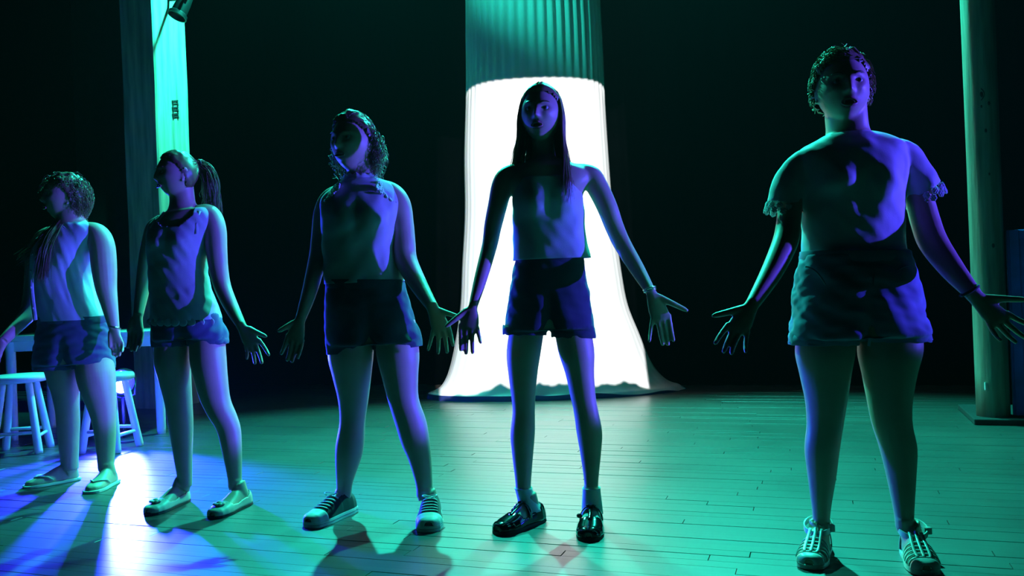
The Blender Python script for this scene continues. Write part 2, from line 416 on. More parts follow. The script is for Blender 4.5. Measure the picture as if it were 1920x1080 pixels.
# ---------------------------------------------------------------- the blue floor lamp behind the stool
LD = 5.62
lc = PT(229, 715, LD)
t = thing('floor_stage_lamp', 'low black stage lamp glowing intense blue between stool and table legs', 'stage light', (lc.x, LD, 0))
aim = (Vector((-1.85, 2.5, .15)) - lc).normalized(); Mq = aim.to_track_quat('Z', 'Y').to_matrix()
k = MB(); k.lathe([(.03, -.16), (.06, -.15), (.078, -.06), (.082, .02), (.082, .03), (.074, .03), (.07, .018), (.02, .016)], lc, 24, Mq); k.build('housing', M_metal, t, smooth='auto')
for s_ in (-1, 1):
    k = MB(); k.lathe([(.001, .019), (.043, .019), (.038, .028), (.002, .032)], lc + ZV * .034 * s_ + Vector((.004 * s_, 0, 0)), 20, Mq); k.build('lens', M_lens, t)
k = MB(); k.tube([lc + Mq @ Vector((sx * .074, 0, -.03)) if i else lc for i, sx in ((1, -1),)] + [lc + Vector((-.08, 0, -.09)), lc + Vector((0, 0, -.11)), lc + Vector((.08, 0, -.09)), lc + Mq @ Vector((.074, 0, -.03))], .008, 8); k.build('yoke', M_metal, t)
k = MB(); k.tube([lc + Vector((0, 0, -.105)), Vector((lc.x, lc.y, .012))], .012, 10); k.build('pole', M_metal, t)
k = MB(); k.lathe([(.01, .0), (.11, .0), (.11, .012), (.10, .018), (.02, .022)], (lc.x, lc.y, 0), 28); k.build('base', M_metal, t, smooth='auto')
lo = spot('lamp_light', lc + aim * .06, lc + aim * 2, 2900, BLUE, 88, .6, .05); lo.parent = t; lo.matrix_parent_inverse = Matrix.Translation(t.location).inverted()

# ================================================================ people
M_skin = mat('skin', (.60, .40, .31), .48, bump=(220, .12, .0008), var=.06, var_scale=14, trans=.0)
M_eye = mat('eye_white', (.45, .45, .45), .25); M_iris = mat('dark_iris', (.03, .02, .015), .15)
M_lip = mat('lips', (.42, .17, .16), .4); M_mouth = mat('mouth_inside', (.03, .01, .01), .6)
def fabric(name, c, rough=.85, scale=260, strength=.35, var=.06, sheen=.2): return mat(name, c, rough, bump=(scale, strength, .0012), var=var, var_scale=9, spec=.25, sheen=sheen)
def hairmat(name, c): return mat(name, c, .42, var=.25, var_scale=40, spec=.5)
PTS = 40
def ring_e(c, a, b, n=PTS, e=2.3):
    out = []
    for j in range(n):
        q = 6.28318 * j / n; s, k = math.sin(q), math.cos(q)
        out.append(c + a * math.copysign(abs(k) ** (2 / e), k) + b * math.copysign(abs(s) ** (2 / e), s))
    return out
def loft(mb, rows, D, scale=1.0, k=4, e=2.3, grow=0.0, n=PTS, skew=.039):
    """rows (left px, right px, y px, thickness ratio, depth offset) -> closed loft"""
    rows = [tuple(r) + ((.62, 0)[len(r) - 3:] if len(r) < 5 else ()) for r in rows]
    rr = []
    for l, r, y, q, dd in smoothpts(rows, k):
        hk = skew * (r - l) / 2
        a, b = PT(l, y + hk, D + dd), PT(r, y - hk, D + dd); c = (a + b) / 2; h = (b - a) / 2 * scale; h = h + h.normalized() * grow
        rr.append(ring_e(c, h, Vector((0, h.length * q, 0)), n, e))
    mb.rings(rr); return rr
def limb(mb, rows, D, k=4, n=20, grow=0.0):
    P = smoothpts(rows, k)
    pts = [PT(x, y, D + dd) for x, y, w, dd in P]; rad = [w / 2 * (D + dd) / F + grow for x, y, w, dd in P]
    mb.tube(pts, rad, n); return pts, rad
def remesh(mb, voxel, name='body', smooth=2):
    o = bpy.data.objects.new('tmp', mb.mesh('tmp')); COL.objects.link(o)
    bm = bmesh.new(); bm.from_mesh(o.data); bmesh.ops.recalc_face_normals(bm, faces=bm.faces); bm.to_mesh(o.data); bm.free()
    md = o.modifiers.new('r', 'REMESH'); md.mode = 'VOXEL'; md.voxel_size = voxel
    if smooth:
        sm = o.modifiers.new('s', 'SMOOTH'); sm.factor = .5; sm.iterations = smooth
    dg = bpy.context.evaluated_depsgraph_get(); dg.update()
    me = bpy.data.meshes.new_from_object(o.evaluated_get(dg)); me.name = name
    old = o.data; bpy.data.objects.remove(o); bpy.data.meshes.remove(old)
    me.polygons.foreach_set('use_smooth', [True] * len(me.polygons)); return me
def swell(me, spots):
    """push the front of a garment out softly round (point, height, half width, half height)"""
    n = len(me.vertices); co = np.empty(n * 3, np.float32); me.vertices.foreach_get('co', co); co = co.reshape(-1, 3)
    no = np.empty(n * 3, np.float32); me.vertices.foreach_get('normal', no); no = no.reshape(-1, 3)
    d = np.zeros(n)
    for p, h, a, b in spots: d = np.maximum(d, h * np.exp(-((co[:, 0] - p.x) / a) ** 2 - ((co[:, 2] - p.z) / np.where(co[:, 2] > p.z, b * 1.25, b)) ** 2))
    co[:, 1] -= d * np.clip(-no[:, 1] * 1.5, 0, 1)
    me.vertices.foreach_set('co', co.ravel()); me.update()
def groove(me, top, bot, depth, width):
    """part the two legs of a pair of shorts along the line top-bot, front and back"""
    n = len(me.vertices); co = np.empty(n * 3, np.float32); me.vertices.foreach_get('co', co); co = co.reshape(-1, 3)
    no = np.empty(n * 3, np.float32); me.vertices.foreach_get('normal', no); no = no.reshape(-1, 3)
    t = np.clip((top.z - co[:, 2]) / (top.z - bot.z), 0, 1); xc = top.x + (bot.x - top.x) * t
    d = depth * t ** 1.4 * np.exp(-((co[:, 0] - xc) / (width * (.5 + .7 * t))) ** 2)
    co[:, 1] -= d * np.clip(no[:, 1] * 1.6, -1, 1)
    me.vertices.foreach_set('co', co.ravel()); me.update()
def relax(me, spots, iters=20, f=.5):
    """smooth the surface round the given (point, radius) spots"""
    n = len(me.vertices); co = np.empty(n * 3, np.float64); me.vertices.foreach_get('co', co); co = co.reshape(-1, 3)
    ed = np.empty(len(me.edges) * 2, np.int64); me.edges.foreach_get('vertices', ed); ed = ed.reshape(-1, 2)
    w = np.zeros(n)
    for p, r in spots: w = np.maximum(w, np.clip(1.6 - 1.6 * np.linalg.norm(co - np.array(p), axis=1) / r, 0, 1))
    i = np.concatenate([ed[:, 0], ed[:, 1]]); j = np.concatenate([ed[:, 1], ed[:, 0]])
    k = w[i] > 0; i, j = i[k], j[k]; deg = np.maximum(np.bincount(i, minlength=n), 1)
    for _ in range(iters):
        for a in range(3):
            m = np.bincount(i, co[j, a], n) / deg
            co[:, a] += w * f * (m - co[:, a])
    me.vertices.foreach_set('co', co.astype(np.float32).ravel()); me.update()
def link(me, name, m, parent):
    o = bpy.data.objects.new(name, me); COL.objects.link(o); o.data.materials.clear(); o.data.materials.append(m)
    attach(o, parent); return o
def cut(me, drop):
    """remove the faces whose centre and normal satisfy drop(c, n)"""
    bm = bmesh.new(); bm.from_mesh(me)
    bmesh.ops.delete(bm, geom=[f for f in bm.faces if drop(f.calc_center_median(), f.normal)], context='FACES')
    bm.to_mesh(me); bm.free()
def trim(me, a, b):
    """cut a garment off along the line a-b and drop what hangs below"""
    d = (b - a); no = Vector((d.z, 0, -d.x)).normalized()
    if no.z > 0: no = -no
    bm = bmesh.new(); bm.from_mesh(me)
    bmesh.ops.bisect_plane(bm, geom=bm.verts[:] + bm.edges[:] + bm.faces[:], plane_co=(a + b) / 2, plane_no=no, clear_outer=True)
    bm.to_mesh(me); bm.free()
    me.polygons.foreach_set('use_smooth', [True] * len(me.polygons))
def wrinkle(me, amp, sc=(1, 1, 1), seed=0):
    n = len(me.vertices); co = np.empty(n * 3, np.float32); me.vertices.foreach_get('co', co); co = co.reshape(-1, 3)
    no = np.empty(n * 3, np.float32); me.vertices.foreach_get('normal', no); no = no.reshape(-1, 3)
    r = np.random.default_rng(seed); d = np.zeros(n)
    for i in range(14):
        f = r.normal(size=3) * np.array(sc) * r.uniform(24, 85); ph = r.uniform(0, 6.28)
        w = r.normal(size=3) * 14
        d += np.sin(co @ f + ph + 1.4 * np.sin(co @ w)) / (1 + i * .12)
    d = np.tanh(d / 2.2)
    co = co + no * (d * amp)[:, None]
    me.vertices.foreach_set('co', co.astype(np.float32).ravel()); me.update()

# ---- head: local frame, face towards -y, origin at mid head, chin to crown .224 m
def head_shape(sx, sy, sz, mouth=.6):
    t = np.clip(-sz, 0, 1); x = .079 * sx; y = .094 * sy; z = .112 * sz
    x = x * (1 - .27 * t ** 1.8); x = x * (1 - .10 * np.clip(sz, 0, 1) ** 3)
    y = np.where(sy > 0, y * (1 - .42 * t ** 1.1), y * (1 - .10 * t))
    fr = np.clip(-sy, 0, 1) ** .6
    g = lambda cx, cz, wx, wz: np.exp(-((x - cx) / wx) ** 2 - ((z - cz) / wz) ** 2)
    d = np.zeros_like(x)
    d += .026 * np.exp(-(x / .0105) ** 2) * np.exp(-(np.clip((z + .028), -1, 0) / .007) ** 2) * np.clip((.024 - z) / .052, 0, 1) ** 1.1
    d += .006 * (g(.011, -.031, .007, .007) + g(-.011, -.031, .007, .007))
    d -= .011 * (g(.031, .006, .015, .011) + g(-.031, .006, .015, .011))
    d += .005 * (g(.03, .026, .02, .008) + g(-.03, .026, .02, .008))
    d += .006 * (g(.044, -.018, .018, .016) + g(-.044, -.018, .018, .016))
    d += .006 * (g(0, -.05, .02, .006) + g(0, -.074, .018, .006)) + .004 * g(0, -.06, .03, .02)
    d -= .020 * mouth * g(0, -.062, .013, .0075)
    d += .010 * g(0, -.094, .02, .013) - .004 * g(0, -.083, .02, .005)
    y = y - d * fr
    return x, y, z
def head_pts(n=72, m=54, mouth=.6):
    th = np.linspace(.02, math.pi - .02, m + 1); ph = np.arange(n) * 2 * math.pi / n
    T, P = np.meshgrid(th, ph, indexing='ij')
    return head_shape(np.sin(T) * np.cos(P), np.sin(T) * np.sin(P), -np.cos(T), mouth)
def head_into(mb, M, mouth):
    x, y, z = head_pts(mouth=mouth)
    mb.rings([[M @ Vector((x[i, j], y[i, j], z[i, j])) for j in range(x.shape[1])] for i in range(x.shape[0])])
    for s in (-1, 1):                                   # ears
        E = M @ Matrix.Translation((s * .0785, .008, -.006)) @ Matrix.Rotation(R(25 * s), 4, 'Z') @ Matrix.Rotation(R(-8), 4, 'X')
        mb.tube([E @ Vector((s * .004 + .006 * s * math.sin(a), .017 * math.cos(a), .030 * math.sin(a))) for a in np.linspace(-1.9, 2.2, 14)], [.005] * 14, 8)
        mb.ball(E @ Vector((0, 0, 0)), (.006, .013, .024), 10, 8, (M.to_3x3()))
def scalp_dir(sx, sy, sz, off):
    v = np.array([sx, sy, sz]); v = v / np.linalg.norm(v)
    x, y, z = head_shape(np.array([v[0]]), np.array([v[1]]), np.array([v[2]]), 0)
    k = 1 + off / .09
    return Vector((x[0] * k, y[0] * k, z[0] * k))
def hairline(sy):
    return float(np.interp(sy, [-1, -.6, -.25, .02, .3, 1], [.70, .60, .32, -.05, -.55, -.62]))
def hair_cap(mb, M, off=.009, lump=.004, seed=1):
    n, m = 64, 40; th = np.linspace(.02, math.pi - .02, m + 1)
    idx = {}; v = []; f = []
    for i, a in enumerate(th):
        for j in range(n):
            b = 2 * math.pi * j / n
            d = (math.sin(a) * math.cos(b), math.sin(a) * math.sin(b), math.cos(a))
            hl = hairline(d[1]); edge_ = min(1, max(0, (d[2] - hl) / .12))
            if d[2] > hl - .03:
                p = scalp_dir(*d, .001 + (off + lump * noise.noise(Vector(d) * 5 + Vector((seed, 0, 0)))) * edge_)
                idx[i, j] = len(v); v.append(M @ p)
    for i in range(m):
        for j in range(n):
            q = [(i, j), (i, (j + 1) % n), (i + 1, (j + 1) % n), (i + 1, j)]
            if all(k in idx for k in q): f.append([idx[k] for k in q])
    mb.add(v, f)
def strand(mb, pts, r, n=3):
    k = len(pts); mb.tube(pts, [r * (1 - .75 * (i / (k - 1)) ** 2) for i in range(k)], n, cap=False)
def roots(k, lo=-.2, extra=None):
    out = []
    while len(out) < k:
        d = rng.normal(size=3); d /= np.linalg.norm(d)
        if d[2] > hairline(d[1]) + .02 and d[2] > lo and (extra is None or extra(d)): out.append(d)
    return out
def curl(p0, d0, length, M, grav, wave, fr, k=10, hug=9.0):
    """a strand in head space starting at p0, heading d0, falling by grav, waving"""
    pts = []; p = Vector(p0); d = Vector(d0).normalized(); ph = random.random() * 6.28; a = d.orthogonal().normalized(); b = d.cross(a)
    for i in range(k):
        t = i / (k - 1)
        pts.append(M @ (p + (a * math.cos(ph + fr * t) + b * math.sin(ph + fr * t)) * wave * t ** .5))
        d = (d + Vector((0, 0, -grav / k))).normalized(); p = p + d * length / k
        q = Vector((p.x / .084, p.y / .100, p.z / .118)); ql = q.length
        if ql > hug and p.z > -.09: p = p * (hug / ql)
        if ql < 1.0 and p.z > -.08: p = p / ql
    return pts

# ---- hands
def hand(mb, D, dd, wrist, ki, kp, tips, thumb, ww, curlb=.02, tr=None):
    d0 = D + dd; s = 1.0
    W_ = PT(*wrist, d0); I = PT(*ki, d0 - .015); P_ = PT(*kp, d0 - .015)
    kc = (I + P_) / 2; ax = (kc - W_)
    hw = ((P_ - I) / 2)
    fw = max(hw.length, .030); hv = hw.normalized() * fw
    I, P_ = kc - hv, kc + hv
    wr = ww / 2 * d0 / F
    side = hv.normalized()
    nrm = ax.normalized().cross(side).normalized()
    if nrm.y > 0: nrm = -nrm                        # towards the viewer: the palm
    rows = []
    for t, hwid, th_ in ((-.25, wr, wr * .85), (0, wr * 1.05, wr * .8), (.3, fw * .9, .0145), (.65, fw * 1.12, .0135), (1, fw * 1.16, .011), (1.12, fw * 1.0, .007)):
        rows.append(ring_e(W_ + ax * t, side * hwid, nrm * th_, 20, 2.4))
    mb.rings(rows)
    for i in range(4):
        b = I.lerp(P_, i / 3) - ax.normalized() * .008
        tip = PT(*tips[i], d0 - .02 - curlb)
        # keep fingers anatomically short
        L = (tip - b).length; mx = (.088, .096, .09, .074)[i]
        ln = (tip - b).normalized() * min(L, mx + .008)
        tip = b + ln
        m1 = b + ln * .42 - nrm * .006; m2 = b + ln * .74 - nrm * .003
        r = (.0086, .0088, .0084, .0074)[i]
        mb.tube([b, m1, m2, tip + nrm * .006, tip + ln.normalized() * .004 + nrm * .007], [r * 1.08, r, r * .93, r * .8, r * .45], 12)
    tb = W_ + ax * .22 - side * fw * .75
    tip = PT(*thumb, d0 - .03); ln = tip - tb; ln = ln.normalized() * min(ln.length, .105); tip = tb + ln
    mb.tube([W_ + ax * .1 - side * fw * .3, tb, tb + ln * .48 + nrm * .004, tip - ln * .12, tip + ln.normalized() * .004], [.014, .0135, .0105, .0088, .005], 12)
    return W_, ax, side, nrm

# ---- feet and shoes
class Foot:
    TT = [0, .04, .12, .25, .4, .55, .7, .82, .92, .975, 1.0]
    WW = [.012, .024, .031, .033, .034, .038, .043, .042, .034, .022, .008]
    HH = [.035, .05, .068, .082, .070, .052, .038, .030, .024, .019, .012]
    def __init__(s, heel, toe, length=.245, z0=.012, w=1.0):
        s.h = Vector(heel); f = Vector(toe) - s.h; f.z = 0; s.raw = f.length; s.L = length; s.f = f.normalized(); s.s = Vector((s.f.y, -s.f.x, 0)); s.z0 = z0; s.w = w
        s.h = Vector(toe) - s.f * length; s.h.z = 0
    def p(s, t, q, off=0, z0=None, hk=1.0):
        """t heel..toe, q 0..1 from the left sole edge over the instep to the right"""
        w = float(np.interp(t, s.TT, s.WW)) * s.w + off; h = float(np.interp(t, s.TT, s.HH)) * hk + off
        a = math.pi * q; x = -math.cos(a); zz = math.sin(a)
        e = 2.6 if t > .4 else 2.2
        x = math.copysign(abs(x) ** (2 / e), x); zz = zz ** (2 / e)
        t_ = t + off / s.L * (1 if t > .9 else (-1 if t < .05 else 0))
        return s.h + s.f * (t_ * s.L) + s.s * (x * w) + ZV * ((s.z0 if z0 is None else z0) + zz * h)
    def body(s, mb):
        rr = []
        for t in np.linspace(0, 1, 22):
            rr.append([s.p(t, q) for q in np.linspace(0, 1, 21)] + [s.p(t, q) * 1 - ZV * (s.p(t, q).z - s.z0) for q in (.75, .5, .25)])
        mb.rings(rr)
    def ankle(s): return s.h + s.f * .055 + ZV * .10
    def sole(s, mb, off, z0, z1, bottom_in=.0):
        out = []
        T = np.concatenate([np.linspace(0, .1, 6), np.linspace(.14, .86, 14), np.linspace(.9, 1, 8)])
        Lf = [s.p(t, 0, off) for t in T]; Rt = [s.p(t, 1, off) for t in T[::-1]]
        o = [Vector((p.x, p.y, 0)) for p in Lf + Rt]
        c = sum(o, Vector()) / len(o)
        mb.rings([[p + (c - p) * .05 + ZV * z0 for p in o], [p + ZV * (z0 + .002) for p in o], [p + ZV * (z1 - .002) for p in o], [p + (c - p) * .02 + ZV * z1 for p in o]])
    def upper(s, off, drop, z0=None, hk=1.0, nt=64, nq=44, thick=.003):
        m = MB(); T = np.linspace(0, 1, nt); Q = np.linspace(0, 1, nq); v = [[s.p(t, q, off, z0, hk) for q in Q] for t in T]
        idx = {}; vs = []; f = []
        for i in range(nt - 1):
            for j in range(nq - 1):
                t, q = (T[i] + T[i + 1]) / 2, (Q[j] + Q[j + 1]) / 2
                if drop(t, q, v[i][j].z): continue
                fc = []
                for k in ((i, j), (i + 1, j), (i + 1, j + 1), (i, j + 1)):
                    if k not in idx: idx[k] = len(vs); vs.append(v[k[0]][k[1]])
                    fc.append(idx[k])
                f.append(fc)
        # heel and toe closing fans
        m.add(vs, f); return m
    def strap(s, mb, t0, t1, q0, q1, off, width, n=14, hk=1.0, thick=.003):
        pts = []; rr = []
        for k in range(n):
            a = k / (n - 1); t = t0 + (t1 - t0) * a; q = q0 + (q1 - q0) * a
            p = s.p(t, q, off, None, hk); o = s.p(t, q, off + thick, None, hk); d = s.f * width / 2
            if abs(t1 - t0) * s.L > .05: d = s.s * width / 2
            rr.append([p - d, p + d, o + d, o - d])
        mb.rings(rr)
def solid(o, th):
    m = o.modifiers.new('thick', 'SOLIDIFY'); m.thickness = th; m.offset = 0; return o

def shoe(kind, ft, parent, mats):
    nm = {'sneaker': 'canvas_sneaker', 'flat': 'ballet_flat', 'mary': 'strap_shoe', 'jelly': 'jelly_sandal', 'flip': 'thong_sandal'}[kind]
    if kind == 'sneaker':
        a = ft.upper(.006, lambda t, q, z: (t < .34 and z > .088 + .03 * (.34 - t)) or (.30 < t < .44 and .33 < q < .67 and z > .074)); root = solid(a.build(nm, mats['main'], parent), .004)
        b = MB(); ft.sole(b, .010, 0, .026); b.build('sole', mats['white'], root, smooth='auto')
        b = ft.upper(.0085, lambda t, q, z: t < .80); solid(b.build('toe_cap', mats['white'], root), .003)
        b = MB(); ft.sole(b, .0105, .012, .015); b.build('foxing_stripe', mats['main'], root, smooth='auto')
        for k in range(5):
            t = .46 + .068 * k; b = MB(); ft.strap(b, t, t, .32, .68, .009, .007, 8); b.build('lace', mats['lace'], root)
        for sg in (-1, 1):
            c = ft.p(.43, .5, .013); b = MB()
            b.tube([c + (ft.s * sg * math.sin(a) * .028) + ft.f * (.02 * (1 - math.cos(a)) - .004) + ZV * .008 * math.sin(a) for a in np.linspace(0, 2.9, 10)], .0024, 6); b.build('lace_bow', mats['lace'], root)
    elif kind == 'flat':
        a = ft.upper(.0045, lambda t, q, z: z > ft.z0 + float(np.interp(t, [0, .06, .2, .5, .66, .74, 1], [.055, .045, .030, .022, .026, .06, .06]))); root = solid(a.build(nm, mats['main'], parent), .003)
        b = MB(); ft.sole(b, .005, 0, .012); b.build('sole', mats['sole'], root, smooth='auto')
        c = ft.p(.82, .5, .006); fl_ = MB()
        for k in range(9):
            q = 6.28318 * k / 8; rad = .018 if k < 8 else 0
            fl_.ball(c + ft.s * math.cos(q) * rad + ft.f * math.sin(q) * rad * .8 + ZV * (.004 + (.006 if k == 8 else 0)), (.0105, .0105, .006), 10, 6)
        fl_.build('flower_trim', mats['main'], root)
    elif kind == 'mary':
        a = ft.upper(.006, lambda t, q, z: z > ft.z0 + float(np.interp(t, [0, .05, .25, .5, .6, .68, 1], [.062, .055, .036, .028, .030, .08, .08]))); root = solid(a.build(nm, mats['main'], parent), .003)
        b = MB(); ft.sole(b, .007, 0, .014); b.build('sole', mats['sole'], root, smooth='auto')
        b = MB(); ft.strap(b, .44, .44, .08, .92, .0075, .017, 18); b.build('instep_strap', mats['main'], root)
        b = MB(); ft.strap(b, .44, .72, .5, .5, .008, .014, 10); b.build('centre_strap', mats['main'], root)
        c = ft.p(.44, .86, .012); b = MB(); b.ball(c, (.011, .011, .009), 12, 8); b.build('buckle', mats['main'], root)
        c = ft.p(.44, .5, .012); b = MB(); b.ball(c + ft.s * .009, (.010, .006, .005), 10, 6); b.ball(c - ft.s * .009, (.010, .006, .005), 10, 6); b.build('strap_bow', mats['main'], root)
    elif kind == 'jelly':
        m = MB(); ft.sole(m, .006, 0, .016); root = m.build(nm, mats['main'], parent, smooth='auto')
        for k in range(5):
            t = .58 + .075 * k; b = MB(); ft.strap(b, t, t, .03, .97, .004, .0105, 20); b.build('cross_strap', mats['main'], root)
        for q in (.40, .50, .60):
            b = MB(); ft.strap(b, .42, .9, q, q, .0065, .0085, 14); b.build('woven_strap', mats['main'], root)
        b = ft.upper(.006, lambda t, q, z: t < .90); solid(b.build('toe_rim', mats['main'], root), .003)
        b = ft.upper(.005, lambda t, q, z: t > .16 or z > .062); solid(b.build('heel_cup', mats['main'], root), .003)
        an = ft.h + ft.f * .062 + ZV * .088; b = MB()
        rr = []
        for k in range(25):
            q = 6.28318 * k / 24; d = ft.s * math.cos(q) * .041 + ft.f * math.sin(q) * .050
            p = an + d - ZV * .014 * math.sin(q); o_ = d.normalized() * .004; rr.append([p - ZV * .009, p - ZV * .009 + o_, p + ZV * .009 + o_, p + ZV * .009])
        b.rings(rr); b.build('ankle_strap', mats['main'], root, smooth='auto')
        b = MB(); c = an - ft.s * .044 + ft.f * .012; b.box(c, (.018, .018, .022)); b.build('buckle', mats['main'], root, bevel=.003)
        b = MB(); ft.strap(b, .28, .44, .5, .5, .006, .012, 8); b.build('tongue_strap', mats['main'], root)
    else:
        m = MB(); ft.sole(m, .008, 0, .014); root = m.build(nm, mats['main'], parent, smooth='auto')
        for sg in (0, 1):
            b = MB(); b.tube([ft.p(.52, .04 + .92 * sg, .003), ft.p(.62, .18 + .64 * sg, .004), ft.p(.74, .36 + .28 * sg, .004), ft.p(.83, .5, .003)], [.005, .0055, .005, .004], 8); b.build('thong_strap', mats['strap'], root)
    return root

def person(sp):
    feet = [Foot(G(*h), G(*t), sp.get('fl', .245), sp.get('z0', .012), sp.get('fw', 1)) for t, h in sp['feet']]
    an = [f.ankle() for f in feet]; D = (an[0].y + an[1].y) / 2 + sp.get('dd', 0)
    base = (an[0] + an[1]) / 2; base.z = 0
    P = thing('person', sp['label'], 'person', base)
    print('PERSON', sp['key'], 'D', round(D, 2), [round(f.raw, 3) for f in feet], [tuple(round(c, 2) for c in a) for a in an])
    b = MB()
    # torso under the clothes
    n0 = sp['neck'][0]; tr = [tuple(r) for r in sp.get('torso', sp['shirt'])]
    SK = sp.get('skew', .039); loft(b, tr, D, .93, skew=SK); sl_ = sp['shortlegs']
    sh = list(sp['shorts'][:-1]) + [(sl_[0][-1][0] + 1, sl_[1][-1][1] - 1, min(sl_[0][-1][2], sl_[1][-1][2]) - 7)]
    loft(b, [sp['shirt'][-3]] + [r for r in sh], D, .92)
    loft(b, [(c[0] - c[2] / 2, c[0] + c[2] / 2, c[1], .95, c[3]) for c in sp['neck']], D)
    wr = []
    for arm, hd in zip(sp['arms'], sp['hands']):
        a0 = arm[0]; limb(b, [(n0[0] * .8 + a0[0] * .2, n0[1] * .75 + a0[1] * .25, n0[2] * .5, n0[3] + .012), ((n0[0] + a0[0]) / 2, n0[1] * .45 + a0[1] * .55, a0[2] * .86, a0[3] + .012)] + list(arm), D); wr.append(hand(b, D, arm[-1][3], *hd))
    for lg, ft in zip(sp['legs'], feet):
        y0, y1 = lg[0][2], lg[-1][2]; rows = []
        hemy = sp['shortlegs'][feet.index(ft)][-1][2]
        lg = [((l + r) / 2 - (r - l) * .43, (l + r) / 2 + (r - l) * .43, y) if y < hemy - 4 else (l, r, y) for l, r, y in lg]
        for l, r, y in lg:
            t = (y - y0) / (y1 - y0); rows.append((l, r, y, 1.0, t * (ft.ankle().y - D) + .012 * math.sin(t * 3.14 * 2) * -1))
        rr = loft(b, rows, D, 1.0, e=2.0)
        c = sum(rr[-1], Vector()) / len(rr[-1]); rad = (rr[-1][0] - rr[-1][PTS // 2]).length / 2
        b.tube([c + ZV * .03, c, c.lerp(ft.ankle(), .7), ft.h + ft.f * .055 + ZV * .06, ft.h + ft.f * .05 + ZV * .03], [rad, rad, .034, .034, .03], 20)
        ft.body(b)
    hx, htop, hchin, yaw, pitch, roll, hdd = sp['head']
    s = (hchin - htop) * (D + hdd) / F / .236 * sp.get('hs', 1.05)
    M = Matrix.Translation(PT(hx, (htop + hchin) / 2, D + hdd)) @ Matrix.Rotation(R(yaw), 4, 'Z') @ Matrix.Rotation(R(-pitch), 4, 'X') @ Matrix.Rotation(R(roll), 4, 'Y') @ Matrix.Scale(s, 4)
    head_into(b, M, sp.get('mouth', .6))
    me = remesh(b, .0042)
    relax(me, [(PT(a_[i][0], a_[i][1], D), .13) for a_ in sp['arms'] for i in (0, 1)] + [(PT(n0[0], n0[1], D), .12)], 26)
    relax(me, [(PT(*sp['legs'][0][0][:2], D).lerp(PT(*sp['legs'][1][0][:2], D), .5), .2)], 10)
    link(me, 'body', M_skin, P)
    # face details
    for sg in (-1, 1):
        e = MB(); c = M @ Vector((sg * .032, -.0715, .006)); e.ball(c, .0118 * s, 16, 10); eo = e.build('eye', M_eye, P)
        i = MB(); i.ball(M @ Vector((sg * .032, -.0785, .006)), .0064 * s, 12, 8); i.build('iris', M_iris, eo)
        w = MB(); w.tube([M @ Vector((sg * (.015 + .034 * t), -.0915 + .014 * t * t, .0235 + .007 * math.sin(t * 2.6))) for t in np.linspace(0, 1, 8)], [.0015, .003, .0034, .0034, .003, .0026, .002, .001], 6, flat=.7); w.build('eyebrow', sp['hairmat'], P)
    w = MB(); mo = sp.get('mouth', .6); w.tube([M @ Vector((.021 * math.cos(a), -.0905 + .010 * abs(math.cos(a)) ** 2, -.0615 + (.004 + .008 * mo) * math.sin(a))) for a in np.linspace(0, 6.2832, 25)], .0038 * s, 8); w.build('lips', M_lip, P)
    w = MB(); w.ball(M @ Vector((0, -.080, -.0615)), (.015 * s, .006 * s, (.003 + .007 * mo) * s), 14, 8); w.build('mouth', M_mouth, P)
    # shirt
    l_ = sp['shirt'][-1]; q = MB(); loft(q, list(sp['shirt']) + [(l_[0], l_[1], l_[2] + 12, *l_[3:])], D, skew=SK)
    for sl in sp.get('sleeves', ()): limb(q, [(n0[0] * .6 + sl[0][0] * .4, n0[1] * .3 + sl[0][1] * .7, sl[0][2] * .8, .015)] + list(sl), D)
    me = remesh(q, .0055, 'shirt', 9); swell(me, [(PT(px, py, D), .021, r * 1.15, r * 1.0) for sg, px, py, r in sp.get('bust', ())]); wrinkle(me, sp.get('wr', .003), (1, 1, .55), len(sp['key']) + 3)
    hem = PT((sp['shirt'][-1][0] + sp['shirt'][-1][1]) / 2, sp['shirt'][-1][2], D).z
    dropfn = sp.get('cut')
    env = dict(D=D, PT=PT)
    if dropfn: cut(me, lambda c, n: dropfn(c, n, D))
    hk = .039 * (l_[1] - l_[0]) / 2; trim(me, PT(l_[0], l_[2] + hk, D), PT(l_[1], l_[2] - hk, D))
    shirt = solid(link(me, sp['shirtname'], sp['shirtmat'], P), .0025)
    # shorts
    q = MB(); loft(q, [r if len(r) > 3 else (*r, .68, 0) for r in sh], D, 1.0, e=2.4)
    for rows in sp['shortlegs']: loft(q, [(r[0] + 10 * (i == 0), r[1] - 10 * (i == 0), r[2], .95, 0) for i, r in enumerate(list(rows) + [(rows[-1][0], rows[-1][1], rows[-1][2] + 12)])], D, 1.0, e=2.3)
    me = remesh(q, .0055, 'shorts', 8); wrinkle(me, sp.get('wr2', .004), (.6, 1, 1.2), len(sp['key']) + 9)
    cx_ = (sl_[0][-1][1] + sl_[1][-1][0]) / 2; groove(me, PT(cx_ - 3, sh[0][2] + .3 * (sh[-1][2] - sh[0][2]), D), PT(cx_, sh[-1][2] + 8, D), .034, .030)
    trim(me, *[PT((r[-1][0] + r[-1][1]) / 2, r[-1][2] + 2, D) for r in sp['shortlegs']])
    shorts = solid(link(me, 'shorts', sp['shortsmat'], P), .003)
    for rows in (sp['shortlegs'] if sp.get('cuff', True) else ()):                              # rolled cuff round each leg
        l, r, y = rows[-1]; a, c2 = PT(l, y, D), PT(r, y, D); cc = (a + c2) / 2; hv = (c2 - a) / 2 * 1.02
        rr = []
        for z, g in ((.028, .955), (.029, .975), (.014, .995), (-.004, 1.0), (-.005, .97)):
            rr.append([p + ZV * (z + .002 * math.sin(9 * j / 6.3)) for j, p in enumerate(ring_e(cc, hv * g, Vector((0, hv.length * .95 * g, 0)), 48, 2.3))])
        m = MB(); m.rings(rr, cap=False); m.build('cuff', sp['shortsmat'], shorts)
